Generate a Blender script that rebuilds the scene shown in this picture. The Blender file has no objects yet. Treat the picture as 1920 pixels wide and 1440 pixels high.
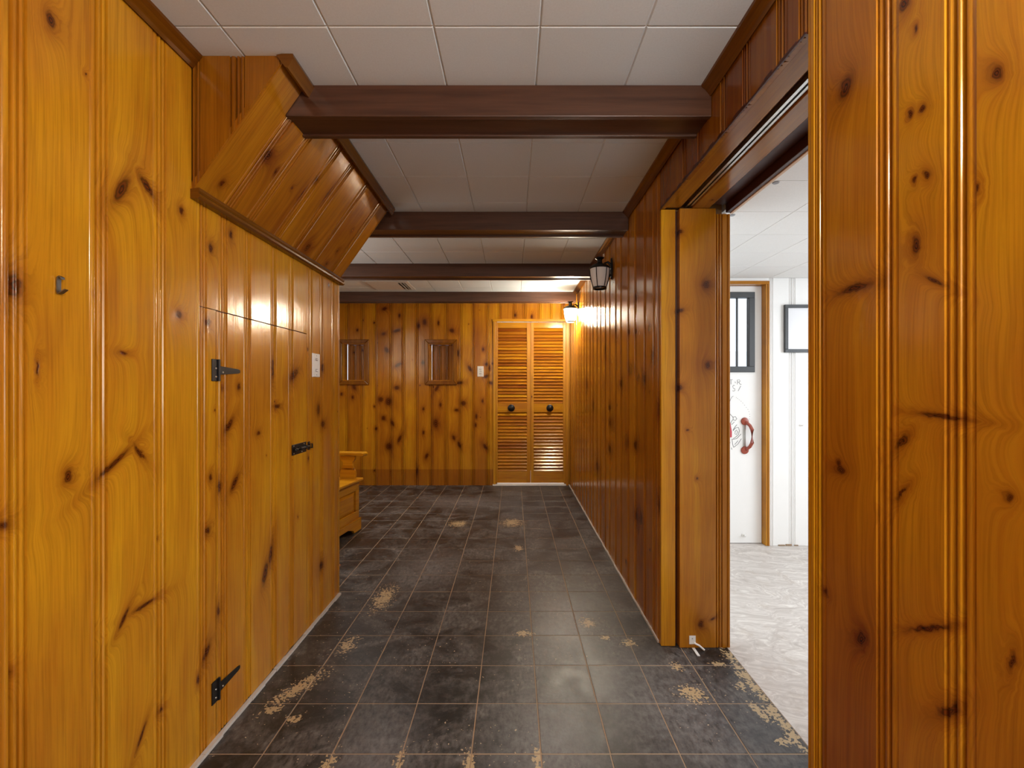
import bpy, bmesh, math, random
from mathutils import Vector, Matrix
random.seed(7)
sc = bpy.context.scene
COL = sc.collection

# ------------------------------------------------------------------ camera, world, lights, exposure
F, CU, CV, EYE = 829.0, 963.0, 726.0, 1.19          # focal length and vanishing point on the 1920x1440 frame, eye height
cam_d = bpy.data.cameras.new('camera'); cam = bpy.data.objects.new('camera', cam_d); COL.objects.link(cam)
cam_d.sensor_width = 36.0; cam_d.lens = F / 1920 * 36.0
cam_d.shift_x = -(CU - 960) / 1920; cam_d.shift_y = (CV - 720) / 1920
cam_d.clip_start = 0.02; cam_d.clip_end = 200
cam.location = (0, 0, EYE); cam.rotation_euler = (math.pi / 2, 0, 0)
sc.camera = cam
sc.view_settings.view_transform = 'Standard'; sc.view_settings.look = 'None'
sc.view_settings.gamma = 1.0; sc.view_settings.use_curve_mapping = False
sc.view_settings.exposure = 0.16
sc.cycles.max_bounces = 14; sc.cycles.diffuse_bounces = 8; sc.cycles.glossy_bounces = 5
sc.cycles.sample_clamp_indirect = 6.0

wd = bpy.data.worlds.new('sky'); sc.world = wd; wd.use_nodes = True
bgn = wd.node_tree.nodes['Background']; bgn.inputs[0].default_value = (0.82, 0.91, 1.0, 1); bgn.inputs[1].default_value = 2.2


def area(name, loc, target, sx, sy, power, col=(1, 1, 1), spread=180):
    l = bpy.data.lights.new(name, 'AREA'); l.shape = 'RECTANGLE'; l.size = sx; l.size_y = sy
    l.energy = power; l.color = col; l.spread = math.radians(spread)
    o = bpy.data.objects.new(name, l); COL.objects.link(o); o.location = loc
    o.rotation_euler = (Vector(target) - Vector(loc)).to_track_quat('-Z', 'Y').to_euler()
    return o


# unseen flush ceiling lamp of the hall behind the camera, added fill of the far left part, daylight of the white side room
area('unseen_hall_ceiling_lamp', (-0.12, -0.55, 2.10), (-0.12, -0.45, 0), 0.55, 0.55, 4, (1.0, 0.97, 0.93), 150)
nl = bpy.data.lights.new('near_lantern_light', 'POINT'); nl.energy = 43; nl.color = (1.0, 0.96, 0.90); nl.shadow_soft_size = 0.07   # wall lantern of the row, beside the camera
nlo = bpy.data.objects.new('near_lantern_light', nl); COL.objects.link(nlo); nlo.location = (0.53, -0.09, 1.90)
area('hall_rear_fill', (-0.15, -1.3, 1.75), (-0.1, 2.0, 1.2), 1.2, 0.5, 7, (1.0, 0.97, 0.93))  # unseen fill panel added behind the camera, facing down the hall
area('far_room_fill', (-1.6, 4.15, 2.13), (-1.4, 4.3, 0), 0.5, 0.5, 9, (1.0, 0.95, 0.88), 125)  # unseen light added overhead to lift the far wall
gl = bpy.data.lights.new('far_soft_fill', 'POINT'); gl.energy = 17; gl.color = (1.0, 0.96, 0.90); gl.shadow_soft_size = 0.40   # unseen soft fill added behind the left wall to brighten the far ceiling
glo = bpy.data.objects.new('far_soft_fill', gl); COL.objects.link(glo); glo.location = (-1.82, 2.95, 1.72)
area('side_room_daylight', (3.75, 1.7, 1.45), (1.0, 1.9, 0.9), 1.5, 1.1, 47, (0.86, 0.93, 1.0))
area('side_room_fill', (2.2, 1.6, 1.96), (2.2, 1.6, 0), 0.9, 0.9, 13, (1.0, 0.98, 0.95))  # unseen overhead light added to brighten the side room
area('closet_lamp', (0.2, 6.0, 2.1), (0.2, 6.0, 0), 0.4, 0.3, 12, (1.0, 0.97, 0.92))

# ------------------------------------------------------------------ main dimensions (metres)
XL, XR, CEIL, YF = -1.005, 0.677, 2.223, 5.361      # left wall, right wall, ceiling, far wall
YS, YE = 1.38, 2.54                                 # stair bulkhead from, to; left wall ends at YE
XB, ZB, XT = -1.0, 1.805, -0.705                    # bulkhead slope foot and top
XFL, YBK = -2.3, -1.75                              # far-left wall, wall behind the camera
YO0, YO1, ZO = 1.022, 2.03, 2.008                   # opening to the side room
XS, YSB, CS, XSR = 0.99, 3.32, 2.007, 3.6           # side room: near wall, back wall, ceiling, right wall
BS = YF / F


def yl(u): return XL * F / (u - CU)
def yr(u): return XR * F / (u - CU)
def fx(u): return (u - CU) * BS
def fz(v): return EYE - (v - CV) * BS
def zat(v, y): return EYE - (v - CV) * y / F
def xat(u, y): return (u - CU) * y / F


# ------------------------------------------------------------------ object helpers
W = {}


def mk(name, verts, faces, mat=None, parent=None, smooth=False, tone=None, mesh=None):
    if mesh is None:
        xs = [v[0] for v in verts]; ys = [v[1] for v in verts]; zs = [v[2] for v in verts]
        org = Vector(((min(xs) + max(xs)) / 2, (min(ys) + max(ys)) / 2, min(zs)))
        me = bpy.data.meshes.new(name)
        me.from_pydata([Vector(v) - org for v in verts], [], faces)
        bm = bmesh.new(); bm.from_mesh(me); bmesh.ops.recalc_face_normals(bm, faces=bm.faces[:])
        if smooth:
            for f in bm.faces: f.smooth = True
            for e in bm.edges:
                if len(e.link_faces) == 2 and e.calc_face_angle(0) > 0.7: e.smooth = False
        bm.to_mesh(me); bm.free()
        if mat: me.materials.append(mat)
    else:
        me, org = mesh
        org = Vector(org)
    o = bpy.data.objects.new(name, me); COL.objects.link(o)
    p = W.get(parent, Vector((0, 0, 0))) if parent else Vector((0, 0, 0))
    if parent: o.parent = parent
    o.location = org - p; W[o] = org
    o['tone'] = float(random.random() if tone is None else tone)
    o['seed'] = float(random.random() * 40)
    return o


def root(name, loc, rz=0.0):
    o = bpy.data.objects.new(name, None); COL.objects.link(o); o.location = loc; o.rotation_euler = (0, 0, rz)
    o.empty_display_size = 0.1
    W[o] = Vector(loc) if rz == 0 else Vector((0, 0, 0))
    return o


def tag(o, label, cat, group=None, kind=None):
    o['label'] = label; o['category'] = cat
    if group: o['group'] = group
    if kind: o['kind'] = kind
    return o


def struct(o, label, cat): return tag(o, label, cat, None, 'structure')


class MB:
    def __init__(s): s.v = []; s.f = []
    def add(s, verts, faces):
        n = len(s.v); s.v += [tuple(v) for v in verts]; s.f += [tuple(i + n for i in f) for f in faces]; return s
    def box(s, x0, x1, y0, y1, z0, z1, rot=None, piv=None):
        v = [Vector(p) for p in ((x0, y0, z0), (x1, y0, z0), (x1, y1, z0), (x0, y1, z0), (x0, y0, z1), (x1, y0, z1), (x1, y1, z1), (x0, y1, z1))]
        if rot is not None:
            pv = Vector(piv) if piv else sum(v, Vector()) / 8
            v = [rot @ (p - pv) + pv for p in v]
        return s.add(v, [(0, 3, 2, 1), (4, 5, 6, 7), (0, 1, 5, 4), (1, 2, 6, 5), (2, 3, 7, 6), (3, 0, 4, 7)])
    def prism(s, poly, f):                           # poly of 2D points, f(p, t) -> 3D for t in 0, 1
        n = len(poly)
        return s.add([f(p, 0) for p in poly] + [f(p, 1) for p in poly],
                     [tuple(range(n))[::-1], tuple(range(n, 2 * n))] + [(i, (i + 1) % n, n + (i + 1) % n, n + i) for i in range(n)])
    def lathe(s, prof, c, axis='z', n=16, closed=True):   # prof: list of (radius, height)
        vs = []; fs = []
        for r, h in prof:
            for k in range(n):
                a = 2 * math.pi * k / n; x, y = r * math.cos(a), r * math.sin(a)
                vs.append({'z': (c[0] + x, c[1] + y, c[2] + h), 'y': (c[0] + x, c[1] + h, c[2] + y), 'x': (c[0] + h, c[1] + x, c[2] + y)}[axis])
        for i in range(len(prof) - 1):
            for k in range(n):
                fs.append((i * n + k, i * n + (k + 1) % n, (i + 1) * n + (k + 1) % n, (i + 1) * n + k))
        if closed:
            fs.append(tuple(range(n))[::-1]); m = (len(prof) - 1) * n; fs.append(tuple(range(m, m + n)))
        return s.add(vs, fs)
    def tube(s, pts, r, n=8):
        pts = [Vector(p) for p in pts]; vs = []; fs = []
        rr = r if isinstance(r, (list, tuple)) else [r] * len(pts)
        for i, p in enumerate(pts):
            d = (pts[min(i + 1, len(pts) - 1)] - pts[max(i - 1, 0)]).normalized()
            q = d.to_track_quat('Z', 'Y')
            for k in range(n):
                a = 2 * math.pi * k / n
                vs.append(p + q @ Vector((rr[i] * math.cos(a), rr[i] * math.sin(a), 0)))
        for i in range(len(pts) - 1):
            for k in range(n):
                fs.append((i * n + k, i * n + (k + 1) % n, (i + 1) * n + (k + 1) % n, (i + 1) * n + k))
        fs.append(tuple(range(n))[::-1]); m = (len(pts) - 1) * n; fs.append(tuple(range(m, m + n)))
        return s.add(vs, fs)
    def build(s, name, mat=None, parent=None, smooth=False, tone=None, bevel=0.0):
        o = mk(name, s.v, s.f, mat, parent, smooth, tone)
        if bevel:
            b = o.modifiers.new('edge', 'BEVEL'); b.width = bevel; b.segments = 2; b.limit_method = 'ANGLE'; b.angle_limit = 0.8
        return o


def box(name, x0, x1, y0, y1, z0, z1, mat=None, parent=None, bevel=0.0, tone=None):
    return MB().box(min(x0, x1), max(x0, x1), min(y0, y1), max(y0, y1), min(z0, z1), max(z0, z1)).build(name, mat, parent, False, tone, bevel)


# ------------------------------------------------------------------ materials
class NT:
    def __init__(s, name):
        s.m = bpy.data.materials.new(name); s.m.use_nodes = True; s.t = s.m.node_tree; s.n = s.t.nodes
        s.b = s.n['Principled BSDF']
    def new(s, typ, **kw):
        x = s.n.new(typ)
        for k, v in kw.items(): setattr(x, k, v)
        return x
    def link(s, a, b): s.t.links.new(a, b)
    def put(s, sock, val):
        if isinstance(val, bpy.types.NodeSocket): s.link(val, sock)
        elif val is not None: sock.default_value = val
    def math(s, op, a, b=None, c=None, clamp=False):
        x = s.new('ShaderNodeMath', operation=op, use_clamp=clamp)
        s.put(x.inputs[0], a); s.put(x.inputs[1], b)
        if c is not None: s.put(x.inputs[2], c)
        return x.outputs[0]
    def vmath(s, op, a, b=None):
        x = s.new('ShaderNodeVectorMath', operation=op); s.put(x.inputs[0], a)
        if b is not None: s.put(x.inputs[1], b)
        return x.outputs['Value'] if op in ('DOT_PRODUCT', 'LENGTH', 'DISTANCE') else x.outputs[0]
    def comb(s, a=0.0, b=0.0, c=0.0):
        x = s.new('ShaderNodeCombineXYZ'); s.put(x.inputs[0], a); s.put(x.inputs[1], b); s.put(x.inputs[2], c); return x.outputs[0]
    def noise(s, vec, scale=1.0, detail=3.0, rough=0.5, dist=0.0):
        x = s.new('ShaderNodeTexNoise'); s.put(x.inputs['Vector'], vec)
        x.inputs['Scale'].default_value = scale; x.inputs['Detail'].default_value = detail
        x.inputs['Roughness'].default_value = rough; x.inputs['Distortion'].default_value = dist
        return x.outputs['Fac']
    def ramp(s, fac, stops, interp='LINEAR'):
        x = s.new('ShaderNodeValToRGB'); s.put(x.inputs[0], fac); r = x.color_ramp; r.interpolation = interp
        while len(r.elements) < len(stops): r.elements.new(0.5)
        for e, (p, c) in zip(r.elements, stops):
            e.position = p; e.color = (c, c, c, 1) if not isinstance(c, (tuple, list)) else (*c, 1)
        return x.outputs[0]
    def mix(s, fac, a, b, blend='MIX'):
        x = s.new('ShaderNodeMix', data_type='RGBA', blend_type=blend); s.put(x.inputs[0], fac)
        for sock, val in ((x.inputs[6], a), (x.inputs[7], b)):
            s.put(sock, (*val, 1) if isinstance(val, (tuple, list)) and len(val) == 3 else val)
        return x.outputs[2]
    def range(s, v, a, b, c=0.0, d=1.0):
        x = s.new('ShaderNodeMapRange'); s.put(x.inputs[0], v)
        for i, q in enumerate((a, b, c, d)): x.inputs[i + 1].default_value = q
        return x.outputs[0]
    def attr(s, name):
        x = s.new('ShaderNodeAttribute', attribute_type='OBJECT', attribute_name=name); return x.outputs['Fac']
    def pos(s): return s.new('ShaderNodeNewGeometry').outputs['Position']
    def bump(s, h, strength, dist):
        x = s.new('ShaderNodeBump'); x.inputs['Strength'].default_value = strength; x.inputs['Distance'].default_value = dist
        s.put(x.inputs['Height'], h); s.link(x.outputs[0], s.b.inputs['Normal'])


def flat(name, col, rough=0.5, metal=0.0, spec=0.5, emit=None, estr=0.0):
    t = NT(name); b = t.b
    b.inputs['Base Color'].default_value = (*col, 1); b.inputs['Roughness'].default_value = rough; b.inputs['Metallic'].default_value = metal
    b.inputs['Specular IOR Level'].default_value = spec
    n = t.noise(t.vmath('MULTIPLY', t.pos(), (1, 1, 1)), 60, 3)
    t.link(t.mix(t.range(n, 0.35, 0.7, 0.0, 0.22), (*col,), tuple(c * 0.7 for c in col)), b.inputs['Base Color'])
    if emit:
        b.inputs['Emission Color'].default_value = (*emit, 1); b.inputs['Emission Strength'].default_value = estr
    return t.m


HONEY, AMBER, REDB = (0.58, 0.285, 0.012), (0.43, 0.165, 0.009), (0.22, 0.055, 0.006)


def min_knots(t, vec, knots, start):
    d = start
    for (a, b, ra, rb, th) in knots:
        v = vec
        if d is not None:                             # chained, so that Cycles evaluates one knot at a time
            ma = t.new('ShaderNodeVectorMath', operation='MULTIPLY_ADD'); t.link(d, ma.inputs[0]); ma.inputs[1].default_value = (1e-8, 1e-8, 0); t.link(vec, ma.inputs[2]); v = ma.outputs[0]
        mp = t.new('ShaderNodeMapping', vector_type='TEXTURE'); t.link(v, mp.inputs[0])
        mp.inputs['Location'].default_value = (a, b, 0); mp.inputs['Rotation'].default_value = (0, 0, th); mp.inputs['Scale'].default_value = (ra, rb, 1)
        ln = t.vmath('LENGTH', mp.outputs[0])
        d = ln if d is None else t.math('MINIMUM', d, ln)
    return d


def pine(name, across, along, knots=(), auto=0.5, knot_size=1.0, shift=0.0, rough=0.13, band=None, dark=1.0):
    """varnished knotty pine: across / along are the board directions, knots a list of (a, b, ra, rb, angle)"""
    t = NT(name); P = t.pos()
    a = t.vmath('DOT_PRODUCT', P, across); b = t.vmath('DOT_PRODUCT', P, along)
    seed = t.attr('seed'); tone = t.attr('tone')
    wob = t.noise(t.comb(t.math('MULTIPLY', a, 60), t.math('MULTIPLY', b, 60), seed), 1.0, 2)
    wobv = t.math('MULTIPLY', t.math('SUBTRACT', wob, 0.5), 0.012)
    vec = t.comb(t.math('ADD', a, wobv), t.math('ADD', b, wobv), 0.0)
    d = None
    if auto > 0:
        sv = t.comb(t.math('MULTIPLY_ADD', a, 1 / 0.105, t.math('MULTIPLY', seed, 0.77)), t.math('MULTIPLY_ADD', b, 1 / 0.26, seed), 0.0)
        vo = t.new('ShaderNodeTexVoronoi', voronoi_dimensions='2D', feature='F1'); t.link(sv, vo.inputs['Vector']); vo.inputs['Scale'].default_value = 1.0
        dv = t.vmath('MULTIPLY', t.vmath('SUBTRACT', sv, vo.outputs['Position']), (0.105, 0.20, 0.0))
        sp = t.new('ShaderNodeSeparateColor'); t.link(vo.outputs['Color'], sp.inputs[0])
        r = t.math('MULTIPLY_ADD', t.math('POWER', sp.outputs[0], 2.2), 0.014 * knot_size, 0.0035 * knot_size)
        d = t.math('DIVIDE', t.math('ADD', t.vmath('LENGTH', dv), wobv), r)
        d = t.math('ADD', d, t.math('MULTIPLY', t.math('GREATER_THAN', sp.outputs[1], auto), 30.0))
    d = min_knots(t, vec, knots, d)
    if d is None: d = t.math('ADD', 50.0, 0.0)
    near = t.math('DIVIDE', 1.0, t.math('MULTIPLY_ADD', d, t.math('MULTIPLY', d, 0.35), 1.0))
    # grain: slow growth-ring bands and fine streaks, swirling round the knots
    ga = t.math('ADD', t.math('ADD', t.math('MULTIPLY', a, 34), t.math('MULTIPLY', seed, 3.1)), t.math('MULTIPLY', near, 2.6))
    g1 = t.noise(t.comb(ga, t.math('MULTIPLY', b, 1.1), seed), 1.0, 3, 0.55, 0.35)
    g2 = t.noise(t.comb(t.math('MULTIPLY', ga, 7), t.math('MULTIPLY', b, 5.0), seed), 1.0, 4, 0.6)
    g3 = t.noise(t.comb(t.math('MULTIPLY', a, 5), t.math('MULTIPLY', b, 2.0), seed), 1.0, 3)
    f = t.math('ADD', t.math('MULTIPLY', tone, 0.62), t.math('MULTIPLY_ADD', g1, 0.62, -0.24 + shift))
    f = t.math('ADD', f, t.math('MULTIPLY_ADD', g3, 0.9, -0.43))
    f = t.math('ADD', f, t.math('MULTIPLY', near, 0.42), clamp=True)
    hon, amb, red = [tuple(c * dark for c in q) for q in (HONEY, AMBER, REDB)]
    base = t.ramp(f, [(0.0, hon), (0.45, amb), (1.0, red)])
    base = t.mix(t.range(g2, 0.42, 0.70, 0.0, 0.30), base, tuple(c * 0.35 for c in red), 'MIX')
    if band is not None:                              # stained strip where a skirting board once sat
        base = t.mix(t.math('MULTIPLY', t.math('LESS_THAN', b, band), 0.5), base, tuple(c * 0.8 for c in red))
    kn = t.ramp(t.math('DIVIDE', d, 4.0), [(0.0, 0.97), (0.13, 0.93), (0.20, 0.72), (0.27, 0.34), (0.45, 0.12), (0.9, 0.0)])
    ring = t.math('MULTIPLY_ADD', t.math('SINE', t.math('MULTIPLY', d, 16)), 0.5, 0.5)
    kcol = t.mix(ring, (0.020, 0.004, 0.0012), (0.11, 0.022, 0.003))
    base = t.mix(kn, base, kcol)
    t.link(base, t.b.inputs['Base Color'])
    t.link(t.range(t.math('ADD', g3, t.math('MULTIPLY', g2, 0.4)), 0.4, 1.0, rough, rough + 0.11), t.b.inputs['Roughness'])
    t.b.inputs['Specular IOR Level'].default_value = 0.5
    t.b.inputs['Specular Tint'].default_value = (1.0, 0.9, 0.72, 1)
    rip = t.noise(t.comb(t.math('MULTIPLY', a, 16), t.math('MULTIPLY', b, 9), seed), 1.0, 2)
    h = t.math('ADD', t.math('MULTIPLY', rip, 1.0), t.math('MULTIPLY', g2, 0.16))
    h = t.math('SUBTRACT', h, t.math('MULTIPLY', kn, 0.25))
    t.bump(h, 0.5, 0.0018)
    return t.m


class Pine:
    """one kind of boards: a material per board that holds only the knots lying on that board"""
    def __init__(s, name, axes, knots, *args, **kw): s.name, s.axes, s.knots, s.args, s.kw, s.cache = name, axes, knots, args, kw, {}
    def at(s, a0, a1):
        ks = tuple(k for k in s.knots if a0 - 0.05 < k[0] < a1 + 0.05)
        if ks not in s.cache: s.cache[ks] = pine(s.name, *s.axes, ks, *s.args, **s.kw)
        return s.cache[ks]


def kn_side(lst, yfun, X):
    """knots measured on a wall running away from the eye -> (along the wall, height, radii, tilt)"""
    out = []
    for (u, v, ru, rv, th) in lst:
        y = yfun(u); out.append((y, zat(v, y), max(0.003, ru * y * y / (F * abs(X))), max(0.003, rv * y / F), th))
    return out


KL = kn_side([(95, 38, 9, 16, 0), (30, 535, 13, 26, 0), (128, 893, 9, 13, 0), (228, 355, 9, 34, -0.5), (276, 350, 7, 22, 0.9), (231, 662, 8, 4, 0),
              (215, 868, 5, 40, -0.95), (262, 848, 4, 20, 0.7), (8, 985, 10, 8, 0), (335, 590, 6, 8, 0), (340, 395, 4, 7, 0), (272, 1134, 20, 4, 0),
              (232, 1160, 4, 20, -0.6), (303, 1331, 4, 5, 0), (390, 605, 4, 7, 0), (390, 995, 4, 7, 0), (388, 1223, 4, 15, -0.5), (430, 797, 4, 16, -0.7),
              (440, 905, 4, 16, -0.7), (412, 912, 4, 12, 0), (395, 895, 3, 7, 0), (410, 1145, 3, 12, 0), (497, 1075, 5, 22, -0.3), (508, 1040, 4, 18, -0.2),
              (552, 702, 9, 8, 0.6), (512, 690, 2, 20, 0), (520, 762, 5, 4, 0), (485, 812, 3, 4, 0), (597, 768, 3, 10, 0), (606, 795, 3, 6, 0),
              (395, 465, 4, 9, 0), (433, 440, 3, 8, 0), (372, 1275, 3, 9, 0), (448, 725, 3, 6, 0), (605, 690, 2, 8, 0), (603, 1060, 4, 8, -0.6), (70, 690, 2, 14, 0), (265, 1380, 3, 22, -0.5)],
             yl, XL)
KR = kn_side([(1585, 165, 12, 20, 0.4), (1707, 214, 5, 8, 0), (1729, 204, 6, 9, -0.4), (1716, 337, 4, 7, 0), (1737, 328, 5, 10, -0.5), (1717, 460, 7, 17, 0),
              (1602, 541, 30, 8, 0), (1868, 137, 10, 15, -0.4), (1834, 354, 4, 9, 0), (1752, 527, 4, 22, -0.95), (1690, 828, 6, 20, 0.75), (1765, 781, 44, 5, 0.05),
              (1892, 932, 9, 9, 0), (1615, 1198, 8, 16, 0.6), (1576, 880, 8, 7, 0), (1742, 1178, 4, 46, 1.0), (1778, 1332, 8, 26, 0.7), (1695, 8, 10, 14, 0),
              (1717, 54, 4, 7, 0), (1690, 925, 4, 18, 0.7), (1573, 870, 4, 7, 0), (1548, 1110, 4, 6, 0), (1898, 1240, 5, 18, 0.2),
              (1183, 694, 3, 7, 0), (1207, 710, 3, 8, 0), (1165, 719, 3, 8, 0), (1197, 708, 2, 5, 0), (1146, 794, 4, 9, 0), (1192, 835, 4, 9, 0), (1175, 828, 2, 6, 0),
              (1144, 842, 3, 8, 0), (1237, 768, 3, 14, 0), (1223, 667, 2, 9, 0), (1120, 875, 3, 9, 0), (1156, 617, 2, 9, 0), (1179, 623, 2, 5, 0), (1192, 621, 2, 5, 0),
              (1217, 615, 2, 6, 0), (1194, 969, 3, 9, 0), (1202, 971, 2, 8, 0), (1237, 948, 3, 12, 0), (1245, 554, 4, 8, 0), (1192, 558, 2, 7, 0), (1245, 460, 3, 14, 0),
              (1101, 720, 2, 14, 0), (1113, 760, 2, 10, 0), (1134, 655, 2, 10, 0), (1143, 765, 2, 6, 0)],
             yr, XR)
KF = [(fx(u), fz(v), ru * BS, rv * BS, th) for (u, v, ru, rv, th) in
      [(721, 579, 5, 3, 0.3), (796, 604, 4, 6, 0), (785, 611, 3, 5, 0), (670, 619, 2, 3, 0), (719, 626, 4, 3, 0.4), (744, 620, 7, 3, 0.3), (822, 606, 2, 5, 0), (847, 620, 5, 4, -0.5),
       (966, 591, 2, 3, 0), (997, 594, 2, 4, 0), (725, 656, 4, 6, 0.5), (747, 684, 7, 3, 0.5), (793, 680, 3, 4, 0), (858, 662, 3, 7, 0), (881, 691, 3, 7, 0.5), (911, 706, 6, 3, 0.4),
       (728, 753, 6, 8, 0), (714, 749, 5, 5, 0), (719, 784, 4, 5, 0), (817, 794, 5, 9, 0.1), (736, 794, 3, 6, 0.4), (729, 837, 6, 7, 0), (749, 823, 3, 8, -0.4), (800, 855, 3, 6, -0.4),
       (869, 756, 5, 5, 0), (856, 769, 4, 3, 0), (861, 834, 3, 7, 0.4), (910, 838, 3, 7, 0.6), (851, 821, 3, 5, 0.4), (892, 797, 2, 4, 0), (782, 884, 2, 8, 0), (794, 811, 2, 4, 0),
       (664, 726, 3, 5, 0.5), (640, 739, 2, 3, 0), (862, 718, 6, 3, 0.2), (920, 718, 4, 3, -0.5), (744, 727, 5, 4, 0), (912, 683, 3, 3, 0), (819, 728, 3, 7, -0.6), (905, 752, 2, 3, 0),
       (705, 804, 2, 3, 0), (794, 767, 2, 3, 0), (826, 759, 2, 4, 0), (893, 781, 2, 5, 0), (918, 690, 2, 6, 0), (661, 745, 2, 3, 0), (906, 655, 2, 3, 0), (749, 592, 2, 4, 0)]]
SD = Vector((XT - XB, 0, CEIL - ZB)).normalized(); SLEN = (Vector((XT, 0, CEIL)) - Vector((XB, 0, ZB))).length
SN = Vector((SD.z, 0, -SD.x))                        # outward normal of the sloping face
S0 = SD.dot(Vector((XB, 0, ZB)))


def on_slope(u, v):
    d = Vector(((u - CU) / F, 1, (CV - v) / F)); o = Vector((0, 0, EYE)); p = Vector((XB, 0, ZB))
    q = o + d * (SN.dot(p - o) / SN.dot(d)); return q.y, SD.dot(q)


KS = [(*on_slope(u, v), ra, rb, th) for (u, v, ra, rb, th) in
      [(416, 344, 0.008, 0.012, 0), (503, 292, 0.016, 0.022, 0), (517, 322, 0.006, 0.012, 0), (576, 464, 0.018, 0.022, 0.2), (594, 338, 0.007, 0.013, 0), (548, 352, 0.004, 0.006, 0),
       (616, 362, 0.006, 0.035, 0), (633, 470, 0.007, 0.010, 0), (660, 432, 0.006, 0.008, 0), (566, 364, 0.004, 0.02, 0), (612, 495, 0.01, 0.01, 0)]]
YP = 2.03
KP = [(xat(u, YP), zat(v, YP), ru * YP / F, rv * YP / F, th) for (u, v, ru, rv, th) in
      [(1322, 535, 7, 8, 0), (1325, 685, 5, 6, 0), (1312, 1168, 5, 7, 0), (1273, 436, 5, 4, 0), (1274, 583, 6, 4, 0.3), (1273, 727, 5, 5, 0), (1305, 896, 2, 2, 0), (1334, 1158, 5, 2, 0.5), (1287, 806, 2, 2, 0)]]

YZ = ((0, 1, 0), (0, 0, 1)); XZ = ((1, 0, 0), (0, 0, 1)); ZY = ((0, 0, 1), (0, 1, 0)); ZX = ((0, 0, 1), (1, 0, 0)); XY = ((1, 0, 0), (0, 1, 0))
M_left = Pine('knotty_pine_left', YZ, KL, 0.10, 0.6, 0.08)
M_right = Pine('knotty_pine_right', YZ, KR, 0.12, 0.6, 0.10)
M_rnear = Pine('knotty_pine_near', YZ, KR, 0.06, 0.5, 0.02)
M_far = Pine('knotty_pine_far', XZ, KF, 0.14, 0.6, 0.06, band=fz(880))
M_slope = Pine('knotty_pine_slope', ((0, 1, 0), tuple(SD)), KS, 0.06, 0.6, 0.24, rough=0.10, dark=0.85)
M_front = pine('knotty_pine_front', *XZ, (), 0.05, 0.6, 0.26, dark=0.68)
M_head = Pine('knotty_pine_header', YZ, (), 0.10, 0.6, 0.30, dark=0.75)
M_post = pine('knotty_pine_post', *XZ, KP, 0.0, 0.6, 0.06)
M_vert = pine('pine_upright', *XZ, (), 0.08, 0.5, 0.05, rough=0.3)
M_lenY = pine('pine_trim_length', *ZY, (), 0.0, 1, 0.42, dark=0.42)
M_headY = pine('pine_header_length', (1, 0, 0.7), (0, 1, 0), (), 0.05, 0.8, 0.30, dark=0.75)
M_lenX = pine('pine_trim_cross', *ZX, (), 0.0, 1, 0.15)
M_back = pine('pine_plain_wall', *XZ, (), 0.35, 0.8, 0.0)
M_bench = pine('bench_pine', *ZY, (), 0.03, 0.6, 0.02, dark=1.05)
M_frame = pine('niche_frame_wood', *XZ, (), 0.0, 1, 0.35, dark=0.6)


def beam_mat():
    t = NT('dark_brown_beam'); P = t.pos()
    n = t.noise(t.vmath('MULTIPLY', P, (3, 40, 60)), 1.0, 4, 0.6)
    t.link(t.ramp(n, [(0.25, (0.045, 0.018, 0.0095)), (0.75, (0.095, 0.041, 0.022))]), t.b.inputs['Base Color'])
    t.b.inputs['Roughness'].default_value = 0.34; t.bump(n, 0.15, 0.002); return t.m


def ceil_mat(name, col):
    t = NT(name); P = t.pos()
    f = t.noise(t.vmath('MULTIPLY', P, (190, 160, 90)), 1.0, 3, 0.6); g = t.noise(P, 2.5, 3)
    c = t.mix(t.range(f, 0.35, 0.7, 0, 0.22), col, tuple(q * 0.72 for q in col))
    c = t.mix(t.math('MULTIPLY', t.attr('tone'), 0.16), c, tuple(q * 0.8 for q in col))
    c = t.mix(t.range(g, 0.45, 0.75, 0, 0.15), c, tuple(q * 0.8 for q in col))
    t.link(c, t.b.inputs['Base Color']); t.b.inputs['Roughness'].default_value = 0.7; t.bump(f, 0.25, 0.001); return t.m


def floor_patch(u, v, ru, rv, th=0.0):
    y = EYE * F / (v - CV); return (xat(u, y), y, ru * y / F, rv * y * y / (F * EYE), th)


PATCH = [floor_patch(*q) for q in
         [(859, 982, 17, 5), (960, 980, 20, 7), (972, 1028, 8, 5), (982, 1187, 16, 6), (652, 1210, 14, 14), (1102, 1167, 14, 8), (1009, 1421, 9, 22), (560, 1290, 18, 40, -0.5),
          (552, 1348, 14, 10), (1270, 1250, 12, 8), (1180, 1205, 14, 6), (1135, 1195, 8, 4), (880, 1432, 9, 30), (748, 1428, 8, 30), (1300, 1300, 24, 16), (720, 1120, 18, 22), (1390, 1285, 10, 10),
          (615, 1432, 12, 25), (510, 1330, 16, 10), (1475, 1390, 20, 8)]] + \
        [(0.955, 1.50 + 0.065 * k, 0.020 + 0.006 * (k % 3), 0.05, 0.1 * (k % 2)) for k in range(8)] + [(0.90, 1.62, 0.02, 0.05, 0.2), (0.88, 1.9, 0.03, 0.02, 0)]


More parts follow.
